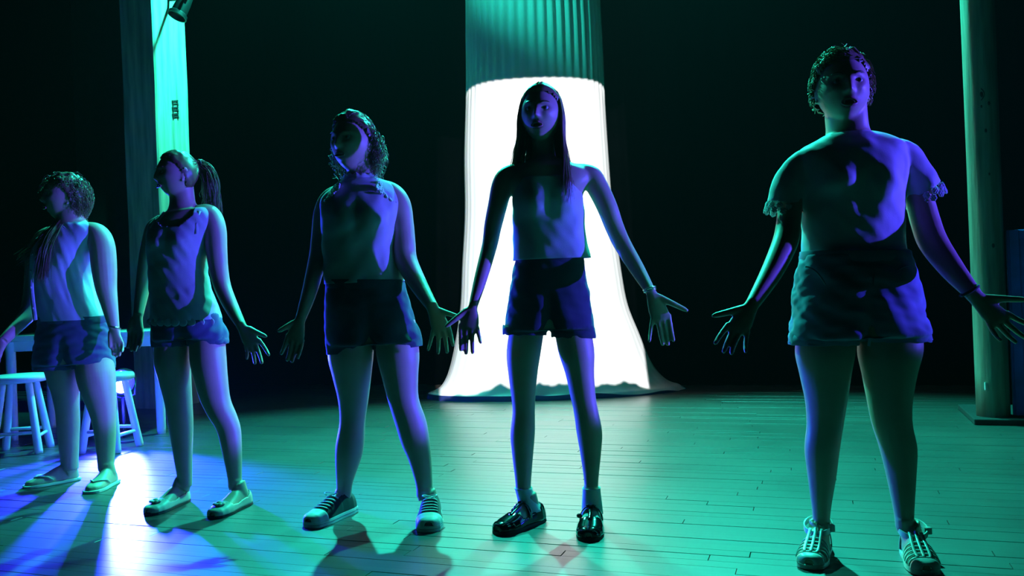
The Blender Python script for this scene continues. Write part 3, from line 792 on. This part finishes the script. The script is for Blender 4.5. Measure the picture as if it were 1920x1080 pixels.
    a, c2 = [PT(sh[0][i], sh[0][2], D) for i in (0, 1)]; cc = (a + c2) / 2; hv = (c2 - a) / 2 * 1.015
    m = MB(); m.rings([ring_e(cc + ZV * z, hv * g, Vector((0, hv.length * .68 * g + .002, 0)), 48, 2.4) for z, g in ((.004, .985), (.002, .99), (-.030, 1.002), (-.032, .99))], cap=False); m.build('waistband', sp['shortsmat'], shorts)
    # shoes
    for ft in feet: shoe(sp['shoe'], ft, P, sp['shoemats'])
    return P, D, M, s, shirt, shorts, feet, wr

# ------------------------------------------------------------------ materials of the wardrobe
F_white = fabric('white_jersey', (.72, .74, .78)); F_cream = fabric('cream_lace_cotton', (.60, .62, .60)); F_pale = fabric('pale_chambray', (.60, .62, .74))
F_grey = fabric('pale_grey_lace', (.50, .54, .56)); F_top = fabric('pale_linen', (.58, .62, .66))
F_denim = fabric('mid_denim', (.20, .24, .36), scale=420); F_navy = fabric('dark_navy_cotton', (.045, .05, .085)); F_dark = fabric('dark_print_cotton', (.06, .065, .10), var=.4); F_dden = fabric('dark_denim', (.09, .11, .19), scale=420)
H_dark = hairmat('dark_brown_hair', (.06, .035, .022)); H_mid = hairmat('brown_hair', (.16, .09, .05)); H_light = hairmat('light_brown_hair', (.30, .19, .10))
M_canvas = fabric('black_canvas', (.03, .03, .035)); M_rub = mat('white_rubber', (.75, .75, .73), .5); M_lace = mat('white_lace', (.8, .8, .8), .8)
M_patent = mat('black_patent', (.008, .008, .01), .12, coat=1); M_bsole = mat('black_sole', (.02, .02, .02), .6)
M_jelly = mat('pearly_plastic', (.62, .66, .64), .28, coat=.4); M_beige = mat('pale_leather', (.58, .52, .45), .45); M_tan = mat('pale_foam', (.62, .60, .56), .7); M_sock = fabric('white_sock', (.75, .76, .76), scale=500)

# ------------------------------------------------------------------ long-haired performer before the column
p4 = person(dict(key='p4', label='person with long straight hair in a cropped pale top, standing before the white column', hairmat=H_light, D=0,
    feet=[((934, 1003), (1001, 980)), ((1104, 1015), (1115, 975))], fl=.24, z0=.014,
    shirt=[(968, 1076, 333, .66, -.01), (962, 1090, 365, .68, -.01), (962, 1095, 400, .66, 0), (962, 1096, 435, .64, 0), (962, 1101, 462, .64, 0), (962, 1107, 486, .64, 0)],
    torso=[(1000, 1042, 296, .9, .02), (972, 1078, 308, .7, .02), (948, 1108, 322, .52, .01), (946, 1112, 342, .52, 0), (957, 1098, 368, .60, 0), (964, 1093, 410, .64, 0), (972, 1088, 450, .66, 0), (972, 1088, 490, .66, 0)],
    shorts=[(967, 1093, 484), (961, 1098, 515), (955, 1105, 555), (950, 1110, 590), (960, 1104, 622)],
    shortlegs=[[(960, 1030, 575), (950, 1027, 600), (943, 1024, 624)], [(1026, 1102, 575), (1031, 1110, 600), (1034, 1116, 629)]],
    neck=[(1022, 318, 60, .02), (1020, 295, 44, .02), (1018, 270, 41, .01), (1017, 240, 42, .01)],
    bust=[(.075, 998, 385, .050), (.075, 1058, 383, .050)],
    arms=[[(958, 328, 40, .01), (943, 345, 42, .01), (933, 385, 37, 0), (924, 425, 33, 0), (918, 460, 29, -.02), (902, 520, 25, -.1), (887, 574, 17, -.18)],
          [(1104, 328, 40, .01), (1117, 345, 42, .01), (1137, 385, 39, 0), (1152, 425, 35, 0), (1167, 458, 33, -.02), (1195, 505, 28, -.1), (1220, 547, 19, -.2)]],
    hands=[((886, 579), (866, 612), (891, 617), [(864, 659), (874, 667), (886, 664), (901, 643)], (836, 612), 17),
           ((1222, 552), (1253, 594), (1227, 602), [(1264, 647), (1254, 656), (1243, 651), (1217, 643)], (1290, 583), 19)],
    legs=[[(955, 1030, 590), (950, 1015, 655), (953, 1008, 700), (959, 1004, 745), (961, 1003, 772), (957, 1003, 812), (960, 1000, 850), (966, 996, 900), (967, 995, 925)],
          [(1030, 1108, 590), (1046, 1114, 655), (1060, 1114, 700), (1070, 1117, 745), (1076, 1122, 772), (1081, 1129, 810), (1088, 1127, 850), (1095, 1122, 900), (1095, 1122, 925)]],
    head=(1015, 162, 268, -14, 4, 2, .0), mouth=.7, shirtname='cropped_top', shirtmat=F_top, shortsmat=F_navy, wr=.0022, wr2=.0025,
    shoe='mary', shoemats=dict(main=M_patent, sole=M_bsole)))
P, D, M, s, shirt, shorts, feet, wr = p4
hm_ = MB(); hair_cap(hm_, M, .012, .002)
hm_ = hm_.build('hair', H_light, P)
sb = MB()
for i in range(1500):
    sg = 1 if random.random() < .55 else -1
    az = random.uniform(.42, 1.0) * math.pi                    # from beside the face round to the nape
    yb = random.uniform(-.55, .55); rad = 1.06 + .10 * random.random()
    ln = (.33 if sg > 0 else .24) * random.uniform(.75, 1.08)
    ex, ey = sg * math.sin(az) * .080 * rad, -math.cos(az) * .100 * rad
    p0 = scalp_dir(sg * .06, yb, .98 - .3 * abs(yb), .014)
    p1 = scalp_dir(sg * math.sin(az) * .75, -math.cos(az) * .75, .66, .014); p2 = Vector((ex, ey, .0)); p3 = Vector((ex * 1.04, ey * 1.0, -.09))
    e = Vector((ex * 1.05 + (.022 if sg > 0 else -.012) + random.gauss(0, .011), ey * .9 + random.gauss(0, .008) + (.0 if az > 2 else -.045 * (sg > 0)), -.09 - ln * .8))
    mid = p3.lerp(e, .5) + Vector((.004 * sg, 0, 0))
    pts = smoothpts([p0, p1, p2, p3, mid, e], 3); strand(sb, [M @ Vector(q) for q in pts], .0016, 3)
sb.build('long_strands', H_light, hm_)
for ft in feet:                                              # white ankle socks
    a = ft.ankle(); m = MB(); w_ = ft.h + ft.f * .056
    top = PT(981 if ft is feet[0] else 1109, 914, a.y)
    rr = []
    for t in np.linspace(0, 1, 12):
        c = w_.lerp(top, t) if t > .5 else w_.lerp(top, t); c = Vector((w_.x + (top.x - w_.x) * t, w_.y + (top.y - w_.y) * t, .05 + (top.z - .05) * t)); rd = .040 - .008 * t + (.002 if t > .93 else 0)
        rr.append([c + Vector((math.cos(6.28318 * j / 24) * rd, math.sin(6.28318 * j / 24) * rd, 0)) for j in range(24)])
    m.rings(rr, cap=False); so = m.build('ankle_sock', M_sock, P); solid(so, .002)
    m = ft.upper(.002, lambda t, q, z: False); m.build('sock_foot', M_sock, so)
W_, ax, side, nrm = wr[1]                                   # bracelets on the wrist
for k, rd in ((-.16, .0215), (-.24, .0225)):
    c = W_ + ax * k; m = MB(); u = ax.normalized(); m.tube([c + (side * math.cos(q) + nrm * math.sin(q)) * rd for q in np.linspace(0, 6.2832, 25)], .0028, 6); m.build('bracelet', M_chrome, P)

# ------------------------------------------------------------------ short-haired performer in the white t-shirt
p5 = person(dict(key='p5', label='short-haired person in a white lace-edged t-shirt, denim shorts and pale jelly sandals', hairmat=H_mid,
    feet=[((1518, 1068), (1549, 1012)), ((1738, 1080), (1695, 1018))], fl=.245, z0=.016,
    shirt=[(1545, 1628, 252, .8, .02), (1512, 1668, 266, .60, .02), (1490, 1694, 284, .56, .01), (1494, 1698, 315, .56, 0), (1503, 1694, 360, .60, 0), (1506, 1691, 405, .62, 0), (1507, 1692, 445, .62, 0), (1505, 1694, 473, .62, 0)],
    shorts=[(1504, 1700, 474), (1496, 1711, 515), (1489, 1722, 565), (1486, 1730, 605), (1500, 1722, 640)],
    shortlegs=[[(1498, 1612, 575), (1488, 1608, 612), (1483, 1605, 642)], [(1608, 1724, 575), (1608, 1733, 612), (1609, 1738, 636)]],
    neck=[(1592, 272, 96, .03), (1590, 250, 78, .03), (1587, 225, 74, .02), (1584, 185, 74, .02)],
    bust=[(.09, 1555, 345, .056), (.09, 1645, 343, .056)],
    arms=[[(1520, 304, 50, .01), (1497, 325, 52, .01), (1483, 370, 46, 0), (1479, 415, 45, -.02), (1472, 455, 47, -.05), (1446, 512, 40, -.12), (1411, 570, 26, -.2)],
          [(1670, 292, 50, .01), (1696, 312, 54, .01), (1722, 370, 51, 0), (1735, 415, 52, -.02), (1750, 455, 52, -.06), (1787, 507, 43, -.14), (1826, 552, 29, -.22)]],
    hands=[((1407, 576), (1366, 612), (1398, 624), [(1340, 644), (1356, 660), (1370, 663), (1397, 660)], (1337, 592), 26),
           ((1831, 558), (1890, 590), (1858, 610), [(1934, 612), (1921, 634), (1903, 642), (1875, 639)], (1928, 562), 28)],
    legs=[[(1494, 1610, 600), (1493, 1601, 655), (1501, 1594, 700), (1511, 1587, 750), (1514, 1580, 795), (1510, 1573, 840), (1515, 1567, 890), (1523, 1557, 955), (1525, 1555, 990)],
          [(1608, 1730, 600), (1611, 1726, 655), (1619, 1716, 700), (1628, 1708, 750), (1637, 1708, 795), (1651, 1717, 840), (1663, 1716, 890), (1676, 1713, 955), (1680, 1713, 990)]],
    head=(1579, 103, 233, -8, 3, 0, .0), hs=1.08, mouth=.8, shirtname='tshirt', shirtmat=F_white, shortsmat=F_denim, wr=.003, wr2=.005,
    skew=.10, sleeves=[[(1525, 302, 54, .01), (1499, 315, 58, .01), (1480, 350, 62, .01), (1469, 386, 64, .01)], [(1666, 285, 54, .01), (1694, 294, 62, .01), (1713, 332, 72, .01), (1730, 360, 74, .01)]],
    cut=lambda c, n, D: ((c - PT(1469, 390, D)).length < .075 and n.dot((PT(1469, 390, D) - PT(1482, 330, D)).normalized()) > .72) or ((c - PT(1732, 364, D)).length < .08 and n.dot((PT(1732, 364, D) - PT(1705, 312, D)).normalized()) > .72),
    shoe='jelly', shoemats=dict(main=M_jelly)))
P, D, M, s, shirt, shorts, feet, wr = p5
m = MB(); hair_cap(m, M, .014, .010, 3); ho = m.build('hair', H_light, P)
sb = MB()
for d in roots(1500, -.3):
    d = Vector(d); cr = Vector((.25, .35, .9)).normalized(); fl_ = (d - cr * d.dot(cr)).normalized()
    if d.y < -.15: fl_ = (fl_ * .25 + Vector((-.9, .25, .35))).normalized()
    p0 = scalp_dir(*d, .010); hd = fl_ * 1.0 + d * random.uniform(.0, .14) + Vector(rng.normal(size=3)) * .13
    strand(sb, curl(p0, hd, random.uniform(.03, .06), M, .5 if d.y < -.15 else 1.0, .004, 6, 7, random.uniform(1.05, 1.22)), .0020)
sb.build('short_strands', H_light, ho)
# crew neck rib, scalloped lace at the sleeves
a, c2 = PT(1548, 257, D + .02), PT(1632, 254, D + .02); cc = (a + c2) / 2
m = MB(); m.tube([cc + (c2 - a) / 2 * 1.04 * math.cos(q) + Vector((0, .062 * math.sin(q), -.012 + .026 * math.sin(q))) for q in np.linspace(0, 6.2832, 40)], .006, 8); m.build('neck_rib', F_white, shirt)
def lace_edge(c0, axis, rx, ry, n, r, name='lace_flower'):
    axis = axis.normalized(); u = axis.cross(Vector((0, 1, 0))).normalized(); v = axis.cross(u).normalized()
    for row in (0, 1):
        for k in range(n):
            q = 6.28318 * (k + .5 * row) / n; c = c0 + u * math.cos(q) * rx + v * math.sin(q) * ry + axis * (.004 + .017 * row)
            o_ = (u * math.cos(q) + v * math.sin(q)).normalized(); t_ = axis.cross(o_)
            fm = MB()
            for j in range(6):
                w = 6.28318 * j / 6; fm.ball(c + (axis * math.cos(w) + t_ * math.sin(w)) * r * .55, r * .42, 7, 5)
            fm.ball(c + o_ * .002, r * .3, 7, 5); fm.build(name, F_white, shirt)
lace_edge(PT(1469, 388, D + .01), PT(1469, 386, D) - PT(1476, 352, D), .054, .054, 12, .012)
lace_edge(PT(1731, 362, D + .01), PT(1730, 360, D) - PT(1716, 334, D), .062, .062, 13, .012)
W_, ax, side, nrm = wr[1]
c = W_ - ax.normalized() * .028; m = MB(); m.tube([c + (side * math.cos(q) + nrm * math.sin(q)) * .0275 for q in np.linspace(0, 6.2832, 25)], .005, 8); m.build('wristband', M_canvas, P)
m = MB(); zf = [PT(1605 + k * .5, y, D) for k, y in enumerate((515, 550, 585, 620, 645))]
m.tube([p - Vector((0, .132 - .010 * i, 0)) for i, p in enumerate(zf)], .0045, 6); m.build('fly_seam', F_denim, shorts)
for x0, x1, y0 in ((1510, 1548, 500), (1662, 1706, 498)):
    m = MB(); m.tube([PT(x0 + (x1 - x0) * t, y0 + 34 * t * t if x0 < 1600 else y0 + 34 * (1 - t) ** 2, D - .105 - .02 * (t if x0 < 1600 else 1 - t)) for t in np.linspace(0, 1, 8)], .003, 6); m.build('pocket_seam', F_denim, shorts)

# ------------------------------------------------------------------ performer in sneakers
p3 = person(dict(key='p33', cuff=False, skew=.10, label='person with tied-back curly hair in a sleeveless blouse, dark shorts and black canvas sneakers', hairmat=H_mid,
    feet=[((581, 990), (662, 958)), ((804, 998), (812, 955))], fl=.26, z0=.02,
    shirt=[(645, 706, 336, .9, .03), (622, 730, 348, .62, .03), (604, 748, 368, .56, .02), (601, 752, 395, .58, .01), (603, 744, 430, .64, 0), (606, 740, 465, .68, 0), (608, 744, 500, .68, 0), (611, 757, 530, .68, 0)],
    shorts=[(612, 757, 526), (611, 766, 560), (611, 776, 600), (612, 783, 630), (620, 778, 655)],
    shortlegs=[[(613, 704, 590), (613, 702, 625), (614, 700, 658)], [(700, 778, 590), (700, 786, 622), (701, 791, 650)]],
    neck=[(680, 345, 66, .03), (676, 330, 50, .03), (672, 305, 46, .02), (668, 275, 46, .02)],
    bust=[(.10, 645, 412, .056), (.10, 705, 410, .056)],
    arms=[[(622, 372, 40, .06), (608, 400, 40, .06), (602, 440, 36, .05), (597, 475, 33, .03), (591, 505, 32, 0), (578, 555, 27, -.08), (563, 600, 19, -.15)],
          [(732, 364, 46, .03), (746, 385, 50, .03), (753, 420, 46, .02), (757, 455, 44, 0), (762, 490, 42, -.02), (786, 536, 33, -.1), (811, 576, 22, -.2)]],
    hands=[((562, 603), (543, 632), (563, 640), [(528, 664), (539, 676), (548, 679), (559, 672)], (522, 621), 19),
           ((812, 579), (841, 612), (814, 622), [(850, 648), (839, 662), (822, 665), (803, 657)], (860, 594), 22)],
    legs=[[(613, 704, 600), (615, 700, 662), (624, 696, 705), (634, 691, 748), (637, 685, 790), (630, 683, 832), (629, 677, 862), (631, 662, 905), (632, 659, 930)],
          [(698, 784, 600), (706, 786, 662), (716, 784, 705), (727, 785, 748), (740, 799, 790), (753, 806, 832), (766, 809, 862), (779, 811, 905), (781, 811, 930)]],
    head=(661, 216, 322, -26, 4, 1, .0), mouth=.3, shirtname='sleeveless_blouse', shirtmat=F_cream, shortsmat=F_dark, wr=.0028, wr2=.003,
    shoe='sneaker', shoemats=dict(main=M_canvas, white=M_rub, lace=M_lace)))
P, D, M, s, shirt, shorts, feet, wr = p3
m = MB(); hair_cap(m, M, .014, .008, 5); ho = m.build('hair', H_mid, P)
sb = MB()
for d in roots(700, -.1):
    d = Vector(d); strand(sb, curl(scalp_dir(*d, .010), Vector((0, 1, -.1)) + d * .35 + Vector(rng.normal(size=3)) * .2, random.uniform(.05, .10), M, .6, .005, 8, 8, 1.12), .0016)
for d in roots(620, -.6, lambda d: d[1] > .0 and d[2] < .5):
    d = Vector(d); strand(sb, curl(scalp_dir(*d, .010), d * .6 + Vector((math.copysign(.12, d.x), .35, -.8)) + Vector(rng.normal(size=3)) * .22, random.uniform(.06, .13), M, 2.2, .010, 16, 14), .0015)
sb.build('curly_strands', H_mid, ho)
# lace yoke on the shoulders: rows of small scalloped bumps, and a stand collar
a, c2 = PT(646, 338, D + .03), PT(706, 336, D + .03); cc = (a + c2) / 2
m = MB(); rr = []
for z, g in ((-.012, 1.12), (.004, 1.06), (.016, 1.04), (.018, 1.0)):
    rr.append([cc + (c2 - a) / 2 * g * math.cos(q) + Vector((0, .058 * g * math.sin(q), z + .004 * math.sin(q * 14))) for q in np.linspace(0, 6.2832, 61)[:-1]])
m.rings(rr, cap=False); solid(m.build('frill_collar', F_cream, shirt), .002)
yk = MB()
for k in range(150):
    sg = random.choice((-1, 1)); t = random.random(); u = random.random()
    px = 676 + sg * (34 + 34 * t); py = 343 + 26 * t + 18 * u
    q = PT(px, py, D); p_ = Vector((q.x, D + .02 - .075 * (1 - (.35 + .5 * t)) - .05 * u, q.z + .006)); yk.ball(p_, (.006, .006, .005), 7, 5)
yo = yk.build('lace_yoke', F_cream, shirt); yo['kind'] = 'stuff'
m = MB(); m.ball(M @ Vector((.079, .006, -.026)), .0035, 10, 8); m.build('earring', M_chrome, P)

# ------------------------------------------------------------------ performer with the ponytail
p2 = person(dict(key='p222', skew=.13, label='person with a ponytail in a pale lace tank top, denim shorts and flower-trimmed flats', hairmat=H_mid,
    feet=[((279, 967), (373, 930)), ((399, 973), (466, 944))], fl=.25, z0=.012,
    shirt=[(306, 388, 394, .72, .0), (286, 400, 410, .62, 0), (279, 402, 432, .62, 0), (278, 394, 462, .68, 0), (281, 387, 500, .74, 0), (283, 391, 540, .74, 0), (285, 403, 572, .74, 0), (286, 412, 600, .74, 0)],
    shorts=[(288, 410, 588), (287, 416, 610), (287, 422, 630), (294, 418, 646)],
    shortlegs=[[(288, 358, 600), (287, 357, 625), (287, 356, 646)], [(352, 420, 600), (352, 424, 622), (353, 426, 642)]],
    neck=[(346, 402, 66, .02), (343, 385, 48, .02), (341, 365, 44, .02), (338, 335, 44, .02)],
    bust=[(.085, 305, 455, .052), (.085, 352, 455, .052)],
    arms=[[(296, 424, 36, .06), (285, 445, 34, .08), (276, 485, 31, .1), (270, 522, 28, .1), (265, 552, 25, .08), (259, 592, 18, .03)],
          [(392, 404, 42, .02), (402, 430, 44, .0), (406, 470, 39, -.02), (410, 505, 35, -.03), (418, 540, 31, -.05), (435, 578, 26, -.1), (453, 611, 18, -.18)]],
    hands=[((258, 596), (247, 620), (262, 624), [(240, 652), (247, 658), (254, 659), (262, 652)], (240, 622), 18),
           ((455, 615), (484, 640), (465, 650), [(505, 666), (492, 681), (479, 682), (464, 673)], (499, 631), 18)],
    legs=[[(289, 358, 610), (290, 355, 672), (299, 357, 712), (309, 359, 750), (315, 361, 785), (320, 361, 815), (327, 360, 860), (333, 360, 895), (334, 360, 912)],
          [(352, 424, 610), (357, 423, 672), (366, 426, 712), (377, 431, 750), (392, 443, 780), (408, 451, 808), (419, 453, 855), (427, 453, 895), (428, 453, 912)]],
    head=(331, 285, 371, -52, 2, 0, .0), mouth=.2, shirtname='lace_tank_top', shirtmat=F_grey, shortsmat=F_dden, wr=.0024, wr2=.003,
    cut=lambda c, n, D: (c.z > PT(340, 428, D).z + .9 * max(0, abs(c.x - PT(335, 428, D).x) - .035)) and abs(c.x - PT(338, 428, D).x) < .085 and c.y < D + .08,
    shoe='flat', shoemats=dict(main=M_beige, sole=M_bsole)))
P, D, M, s, shirt, shorts, feet, wr = p2
m = MB(); hair_cap(m, M, .008, .003, 7); ho = m.build('hair', H_mid, P)
sb = MB(); T = Vector((0, .105, .062))
for d in roots(700, -.4):
    p0 = scalp_dir(*d, .007); dv = Vector(d); mid = (p0 + T) / 2; q = Vector((mid.x / .078, mid.y / .1, mid.z / .118)); mid = mid / min(1, q.length) * (1.04 + .03 * random.random())
    strand(sb, [M @ Vector(v) for v in smoothpts([p0, mid, T], 4)], .0015)
for i in range(700):
    d0 = Vector((random.gauss(0, .22), .75, .15 + random.gauss(0, .2)))
    strand(sb, curl(T + Vector(rng.normal(size=3)) * .009, d0, random.uniform(.18, .32), M, 6.5, .012, 9, 16), .0017)
sb.build('ponytail', H_mid, ho)
m = MB(); m.tube([M @ (T + Vector((.019 * math.cos(q), .004, .019 * math.sin(q)))) for q in np.linspace(0, 6.2832, 17)], .006, 8); m.build('hair_tie', M_canvas, ho)
for k in range(9):                                          # scalloped lace hem
    q = PT(291 + 14 * k, 602, D); xx = (q.x - PT(349, 602, D).x) / .150
    sc_ = MB(); sc_.ball(Vector((q.x, D - .112 * math.sqrt(max(0, 1 - xx * xx)), q.z - .002)), (.019, .003, .017), 14, 8); sc_.build('scallop', F_grey, shirt)
for sg in (0, 1):                                           # frilled strap edges
    m = MB(); pa = [(309, 400), (300, 408), (292, 418), (283, 426)] if not sg else [(374, 398), (370, 412), (368, 424), (368, 436)]
    m.tube([PT(x, y + (3 if i % 2 else -2), D - .055 - (.02 if sg else .01) * i / 3) for i, (x, y) in enumerate(pa)], [.008, .011, .011, .008], 8); m.build('strap_frill', F_grey, shirt)

# ------------------------------------------------------------------ performer by the table
p1 = person(dict(key='p1111', skew=.09, label='person in a sleeveless pale button shirt, dark shorts and thong sandals beside the white table', hairmat=H_mid,
    feet=[((47, 916), (146, 899)), ((168, 926), (221, 901))], fl=.25, z0=.014,
    shirt=[(112, 166, 418, .9, .0), (92, 188, 428, .66, 0), (72, 196, 446, .62, 0), (64, 182, 470, .66, 0), (62, 170, 505, .74, 0), (65, 171, 540, .76, 0), (73, 184, 572, .76, 0), (80, 198, 600, .76, 0)],
    shorts=[(78, 202, 594), (73, 206, 625), (69, 209, 655), (76, 204, 688)],
    shortlegs=[[(74, 142, 635), (69, 142, 665), (67, 141, 690)], [(137, 208, 635), (138, 210, 665), (139, 212, 688)]],
    neck=[(136, 428, 64, .0), (133, 412, 50, .0), (130, 395, 46, .0), (127, 370, 46, .0)],
    bust=[(.10, 92, 480, .060), (.10, 142, 480, .060)],
    arms=[[(88, 446, 38, .06), (74, 470, 40, .08), (67, 515, 38, .09), (62, 555, 34, .07), (52, 588, 30, .02), (28, 615, 25, -.06), (6, 640, 19, -.14)],
          [(180, 440, 44, -.02), (191, 460, 46, -.04), (195, 500, 45, -.06), (199, 540, 38, -.07), (206, 575, 29, -.09), (214, 615, 19, -.1)]],
    hands=[((3, 644), (-18, 662), (-4, 676), [(-44, 688), (-36, 700), (-26, 704), (-12, 700)], (-38, 660), 19),
           ((215, 619), (211, 641), (226, 643), [(213, 666), (219, 669), (225, 667), (230, 660)], (206, 652), 19)],
    legs=[[(74, 142, 650), (86, 144, 695), (97, 146, 730), (105, 147, 765), (108, 148, 795), (110, 147, 820), (114, 146, 855), (117, 146, 880)],
          [(138, 210, 650), (144, 213, 695), (152, 215, 730), (166, 216, 765), (175, 216, 795), (179, 216, 820), (183, 214, 855), (185, 212, 880)]],
    head=(122, 330, 414, -56, 8, 0, .0), mouth=.2, shirtname='button_shirt', shirtmat=F_pale, shortsmat=F_dden, wr=.0026, wr2=.003,
    shoe='flip', shoemats=dict(main=M_tan, strap=M_beige)))
P, D, M, s, shirt, shorts, feet, wr = p1
m = MB(); hair_cap(m, M, .014, .012, 9); ho = m.build('hair', H_mid, P)
sb = MB()
for d in roots(1000, -.5, lambda d: d[1] > .05 or d[2] > .5):
    d = Vector(d); strand(sb, curl(scalp_dir(*d, .009), Vector((0, .6, -.3)) + d * .3 + Vector(rng.normal(size=3)) * .28, random.uniform(.04, .085), M, 1.6, .009, 13, 12, 1.3), .0017)
for i in range(70):                                        # loose curl over the forehead
    p0 = scalp_dir(random.gauss(-.15, .12), -.75, .62, .008)
    strand(sb, curl(p0, Vector((random.gauss(-.1, .2), -1.0, .15)), random.uniform(.05, .09), M, 3.0, .009, 12, 10), .0015)
for i in range(420):                                       # long hair drawn forward over the shoulder
    k = random.random(); path = [(128, 395, .05), (108, 424, -.06), (84, 448, -.12), (62, 472, -.13), (44, 486, -.08)] if k < .45 else [(126, 400, .02), (104, 430, -.09), (88, 458, -.15), (80, 490, -.17), (76, 520, -.16)]
    j = rng.normal(size=3) * .012; q = [PT(x, y, D + dd) + Vector(j) * (.5 + .2 * n_) for n_, (x, y, dd) in enumerate(path)]
    q[-1] = q[-2].lerp(q[-1], random.uniform(.5, 1.25))
    strand(sb, [Vector(v) + Vector((0, 0, .003 * math.sin(n_ * .9 + i))) for n_, v in enumerate(smoothpts(q, 4))], .0020)
sb.build('curly_strands', H_mid, ho)
for sg in (-1, 1):                                         # shirt collar leaves, placket, buttons, pocket
    base = PT(118, 432, D - .085); tip = PT(118 + sg * 20 + 6, 445, D - .10); bk_ = PT(142 + sg * 24, 420, D - .0)
    m = MB(); m.add([base, tip, bk_ - ZV * .03, bk_, base + ZV * .02], [(0, 1, 2, 3, 4)]); solid(m.build('collar_leaf', F_pale, shirt, smooth=False), .004)
fr_ = [PT(x, y, D) + Vector((0, -t_, 0)) for x, y, t_ in ((112, 438, .10), (98, 470, .165), (90, 510, .150), (90, 550, .145), (98, 598, .155))]
m = MB(); m.tube([Vector(v) for v in smoothpts(fr_, 4)], .011, 8, flat=.35); m.build('placket', F_pale, shirt)
for k in range(5):
    v = smoothpts(fr_, 4)[2 + 3 * k]; m = MB(); m.ball(Vector(v) - Vector((0, .006, 0)), (.0055, .003, .0055), 10, 6); m.build('button', M_paint, shirt)
W_, ax, side, nrm = wr[1]
c = W_ - ax.normalized() * .012; m = MB(); m.tube([c + (side * math.cos(q) + nrm * math.sin(q)) * .027 for q in np.linspace(0, 6.2832, 25)], .0045, 8); m.build('bracelet', M_chrome, P)
